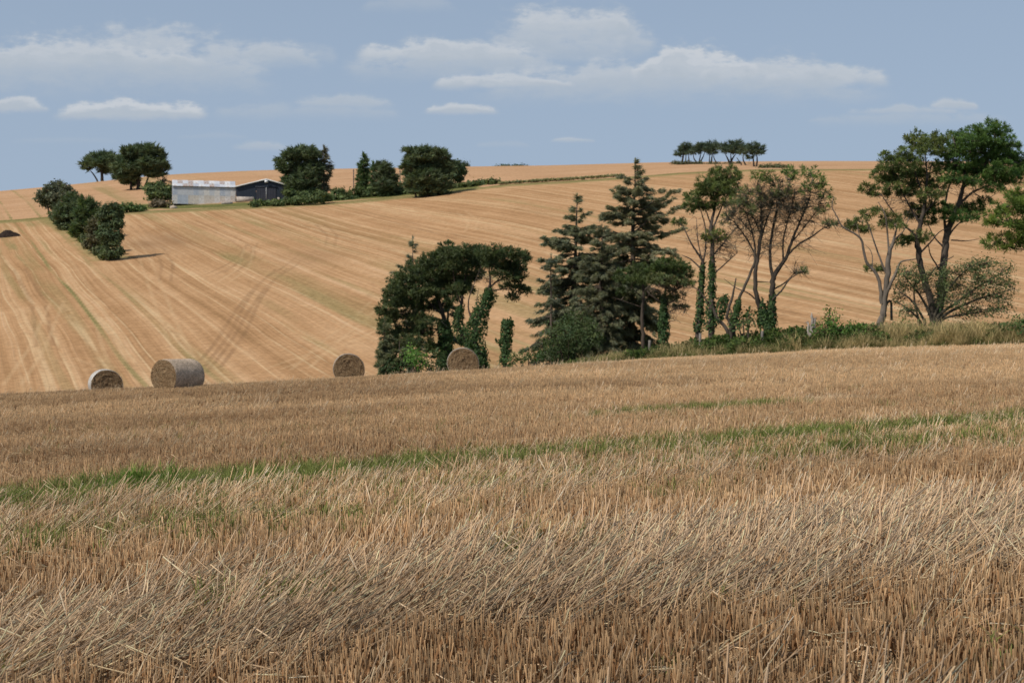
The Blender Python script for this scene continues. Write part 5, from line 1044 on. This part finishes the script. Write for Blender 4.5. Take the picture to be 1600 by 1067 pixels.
ftree('hawthorn_bush', 'reddish brown half bare bush left of the old shed', 253, 324, [[(248, 324, .1), (244, 312, .03)], [(255, 324, .1), (258, 312, .03)]], [(246, 318, 10, 5), (258, 319, 9, 4), (240, 322, 6, 3)], ((.09, .075, .05), (.13, .1, .065)), 'leaf', 'bush', dens=.9)
# dead-looking sapling and pole
ftree('bare_tree', 'bare branching dead tree right of the large skyline pine', 252, 292, [[(250, 292, .2), (253, 282, .12), (262, 274, .04)], [(250, 292, .15), (247, 280, .1), (244, 273, .03)], [(253, 282, .1), (256, 272, .03)]], [(258, 284, 8, 4), (246, 288, 8, 4)], ((.1, .085, .06), (.14, .12, .085)), 'leaf', 'tree', dens=.5)
for (px, py, tp, lab) in [(552.5, 298, 264, 'thin dark wooden pole against the golden field beyond the farm hedge'), (625, 291, 265, 'slim grey pole between the medium cypress and the great cypress')]:
    b = at(px, py); h = (py-tp)*b[1]/F; g = Geo(); tt = np.linspace(0, 1, 4)[:, None]; g.tube(np.array([0, 0, -.5])*(1-tt)+np.array([0, 0, h])*tt, [.16, .15, .14, .12], 8, (.12, .1, .085)); g.box((0, -.1, h-.5), (.5, .12, .12), (.12, .1, .085)); o = g.build('wooden_pole', M_wood); o.location = b; tag(o, lab, 'pole')
# skyline trees on the left
PB_ = (.06, .048, .038)
ftree('pine_tree', 'larger broad dark pine on the left skyline, above the old shed', 217, 298, [[(216, 298, .6), (217, 280, .5), (220, 255, .2)], [(205, 294, .4), (204, 275, .2)], [(226, 299, .45), (232, 275, .2)]],
      [(208, 238, 16, 7), (224, 234, 18, 7), (238, 236, 13, 7), (246, 246, 10, 8), (215, 250, 22, 10), (235, 256, 20, 9), (198, 252, 14, 9), (190, 262, 14, 8), (208, 266, 20, 9), (228, 268, 18, 8), (250, 262, 10, 6), (242, 272, 12, 6), (196, 276, 16, 8), (258, 260, 5, 3), (252, 270, 6, 4), (204, 284, 12, 6)], CYP, 'cypress', bark=PB_, off=8)
ftree('pine_tree', 'smaller dark pine with open stem at the far left of the skyline pair', 159, 283, [[(160, 283, .5), (159, 268, .35), (157, 255, .1)], [(152, 282, .25), (146, 272, .2), (140, 265, .08)]], [(150, 248, 14, 6), (165, 244, 14, 5), (142, 256, 11, 5), (136, 262, 7, 4), (160, 256, 16, 7), (174, 252, 12, 8), (168, 266, 12, 6), (178, 264, 10, 8)], CYP, 'cypress', bark=PB_, off=30)
# the hedge climbing the hill on the left
ftree('sycamore_tree', 'grey green loose crowned tree at the top of the climbing hedge', 86, 338, [[(78, 338, .3), (74, 322, .22), (66, 308, .1)], [(90, 338, .3), (90, 315, .2), (90, 295, .06)]], [(86, 290, 9, 7), (96, 294, 10, 7), (78, 298, 10, 7), (104, 296, 8, 7), (68, 304, 9, 6), (88, 306, 16, 9), (106, 308, 12, 8), (80, 318, 13, 8), (96, 322, 14, 8), (62, 310, 6, 5), (114, 305, 7, 6), (116, 316, 8, 7)], ((.04, .045, .026), (.08, .085, .05)), 'leaf', dens=.95)
ftree('fir_tree', 'dense dark green evergreen just below the loose crowned tree in the climbing hedge', 112, 358, [[(112, 358, .4), (112, 320, .1)]], [(112, 312, 11, 8), (104, 326, 14, 9), (120, 324, 12, 9), (110, 338, 18, 10), (126, 338, 10, 9), (104, 350, 14, 8), (120, 352, 14, 8), (96, 338, 10, 9), (112, 356, 16, 7), (128, 350, 9, 9)], CYP, 'cypress')
ftree('fir_tree', 'second dense evergreen in the middle of the climbing hedge', 138, 375, [[(138, 375, .4), (138, 330, .1)]], [(136, 318, 10, 8), (144, 325, 9, 8), (134, 334, 14, 9), (146, 340, 10, 9), (136, 350, 15, 10), (130, 364, 13, 9), (146, 362, 12, 10), (122, 360, 10, 9), (140, 374, 14, 8), (128, 330, 9, 8), (152, 350, 8, 9)], ((.03, .046, .02), (.065, .09, .036)), 'cypress')
ftree('thorn_tree', 'brown tinged tree with pale bare stems in the lower climbing hedge', 152, 396, [[(150, 396, .2), (151, 370, .12), (148, 350, .04)], [(158, 398, .2), (160, 372, .12), (158, 352, .04)], [(145, 392, .15), (143, 370, .05)]], [(150, 346, 10, 7), (146, 358, 11, 8), (158, 356, 8, 8), (150, 372, 12, 9), (142, 382, 10, 7), (156, 386, 9, 8)], ((.045, .045, .024), (.085, .078, .042)), 'leaf', bark=(.16, .14, .11), dens=1.0)
ftree('oak_tree', 'dark tree over pale bare stems at the bottom end of the climbing hedge', 174, 406, [[(166, 405, .22), (167, 380, .15), (170, 355, .05)], [(175, 407, .22), (176, 380, .15), (178, 350, .05)], [(182, 402, .16), (184, 375, .08), (184, 355, .03)]], [(168, 326, 9, 6), (178, 323, 8, 6), (162, 336, 9, 8), (174, 336, 12, 8), (186, 335, 6, 8), (170, 350, 13, 9), (184, 350, 8, 9), (166, 366, 12, 9), (184, 368, 8, 8), (174, 378, 12, 7), (172, 396, 10, 7), (164, 398, 8, 6)], ((.03, .043, .02), (.065, .084, .036)), 'leaf', bark=(.17, .15, .12))
hb = at(130, 372)
ftree('hedge', 'tangled undergrowth joining the trees of the hedge that climbs the hill', 130, 372, [], [(x, y-5, r, 7, at(x, y)[1]-hb[1]) for x, y, r in [(84, 341, 9), (92, 347, 10), (101, 353, 11), (110, 359, 11), (119, 365, 11), (127, 371, 11), (135, 378, 10), (143, 385, 10), (151, 392, 9), (158, 398, 9), (165, 404, 8), (176, 405, 9), (186, 398, 6)]], ((.035, .045, .02), (.075, .088, .038)), 'leaf', 'hedge', hub=False, dens=1.1)
# wind-cut clump on the right skyline
WT = ((.032, .045, .028), (.062, .08, .05))
for (lab, px, py, tr, cl) in [
    ('leftmost flat topped pine of the skyline clump, on two thin stems', 1067, 255, [[(1066, 255, .3), (1067, 246, .25), (1069, 236, .1)], [(1071, 255, .2), (1072, 240, .1)]], [(1064, 239, 8, 4), (1070, 232, 8, 5), (1076, 235, 8, 5), (1072, 227, 6, 3.5), (1060, 242, 4, 2)]),
    ('small pine leaning between the first two crowns of the skyline clump', 1078, 255, [[(1078, 255, .22), (1076, 246, .15), (1077, 236, .06)]], [(1080, 235, 6, 4), (1077, 240, 4, 2.5)]),
    ('pine with fan of forked stems in the left half of the skyline clump', 1092, 256, [[(1092, 256, .3), (1097, 248, .2), (1101, 238, .08)], [(1091, 256, .25), (1085, 249, .18), (1083, 240, .08)], [(1092, 254, .2), (1094, 245, .15), (1095, 238, .06)]], [(1091, 232, 8, 5), (1099, 228, 9, 4), (1087, 237, 7, 4), (1103, 232, 6, 4), (1094, 227, 6, 3)]),
    ('taller rounded pine left of the gap in the skyline clump', 1111, 256, [[(1111, 256, .3), (1112, 248, .22), (1114, 238, .08)], [(1108, 256, .2), (1109, 243, .1)], [(1121, 257, .2), (1116, 248, .15), (1115, 240, .06)]], [(1112, 226, 7, 4.5), (1109, 233, 8, 5), (1117, 230, 6, 5), (1113, 238, 6, 4), (1105, 234, 5, 4)]),
    ('widest domed pine of the skyline clump on a vase of stems', 1142, 257, [[(1142, 257, .45), (1143, 250, .3), (1150, 240, .1)], [(1141, 257, .35), (1137, 248, .22), (1133, 240, .08)], [(1142, 255, .3), (1142, 244, .15), (1141, 236, .06)]], [(1142, 227, 11, 5), (1152, 225, 8, 4), (1133, 232, 8, 4), (1144, 234, 12, 5), (1156, 232, 7, 5), (1129, 236, 5, 3), (1151, 237, 8, 3.5)]),
    ('thin pine between the domed pine and the rightmost pine on the skyline', 1164, 258, [[(1165, 258, .25), (1161, 248, .18), (1162, 236, .07)], [(1158, 256, .18), (1151, 246, .1)]], [(1164, 232, 6, 4), (1160, 238, 6, 4), (1166, 229, 4, 2.5)]),
    ('rightmost pine of the skyline clump with a full dark crown', 1180, 260, [[(1178, 260, .3), (1177, 250, .22), (1176, 240, .08)], [(1182, 260, .3), (1183, 248, .2), (1182, 236, .08)]], [(1178, 228, 7, 4.5), (1186, 232, 7, 5), (1174, 236, 7, 4.5), (1183, 239, 8, 4.5), (1171, 245, 5, 3), (1190, 238, 3, 4)])]:
    ftree('windswept_pine', lab, px, py, tr, cl, WT, 'cypress', bark=(.055, .045, .038), group='windswept pines on the skyline', pr=.55, dens=1.4, n=8, depth=1.0, leaf=.2, wid=.11, twr=.04)
ftree('hedge', 'low dark scrub under the skyline clump of pines', 1080, 256.5, [], [(1055, 254.5, 6, 2), (1066, 255, 8, 2.2), (1078, 255.5, 8, 2), (1092, 256, 8, 1.6), (1115, 256.5, 10, 1.6), (1140, 257, 10, 1.8), (1154, 256, 4, 3), (1168, 259, 12, 2)], ((.04, .045, .024), (.08, .08, .04)), 'leaf', 'hedge', hub=False, pr=.5, leaf=.22)
ftree('hedge', 'small scrub mound on the skyline right of the clump of pines', 1215, 262, [], [(1203, 261, 8, 2.5), (1215, 260.5, 10, 3), (1228, 262, 8, 2), (1192, 261, 8, 1.8)], ((.05, .055, .026), (.09, .095, .045)), 'leaf', 'hedge', hub=False, pr=.5, leaf=.22)
# crowns showing over the crest
for (lab, Y, px, cl) in [('rounded dark tree crown rising just over the crest beside the farm trees', 600, 722, [(722, 258, 10, 5), (716, 260, 6, 4), (728, 260, 6, 4), (710, 260, 6, 4)]), ('left of two flat hedge tops peeping over the crest', 600, 788, [(780, 261.5, 7, 3), (788, 261, 9, 3.2), (796, 261.5, 6, 3)]), ('right of two flat hedge tops peeping over the crest', 600, 812, [(804, 261.5, 7, 3), (812, 261.2, 9, 3.2), (820, 261.5, 6, 3)])]:
    plant('hedge' if 'hedge' in lab else 'round_tree', lab, 'hedge' if 'hedge' in lab else 'tree', Y, px, trunks=[[(c_[0], c_[1]+3, .25), (c_[0], c_[1], .1)] for c_ in cl[:3]], clumps=cl, pal=((.03, .045, .028), (.055, .07, .042)), style='leaf', pr=.9, n=9, leaf=.35, depth=2, twr=.05, dens=1.3)
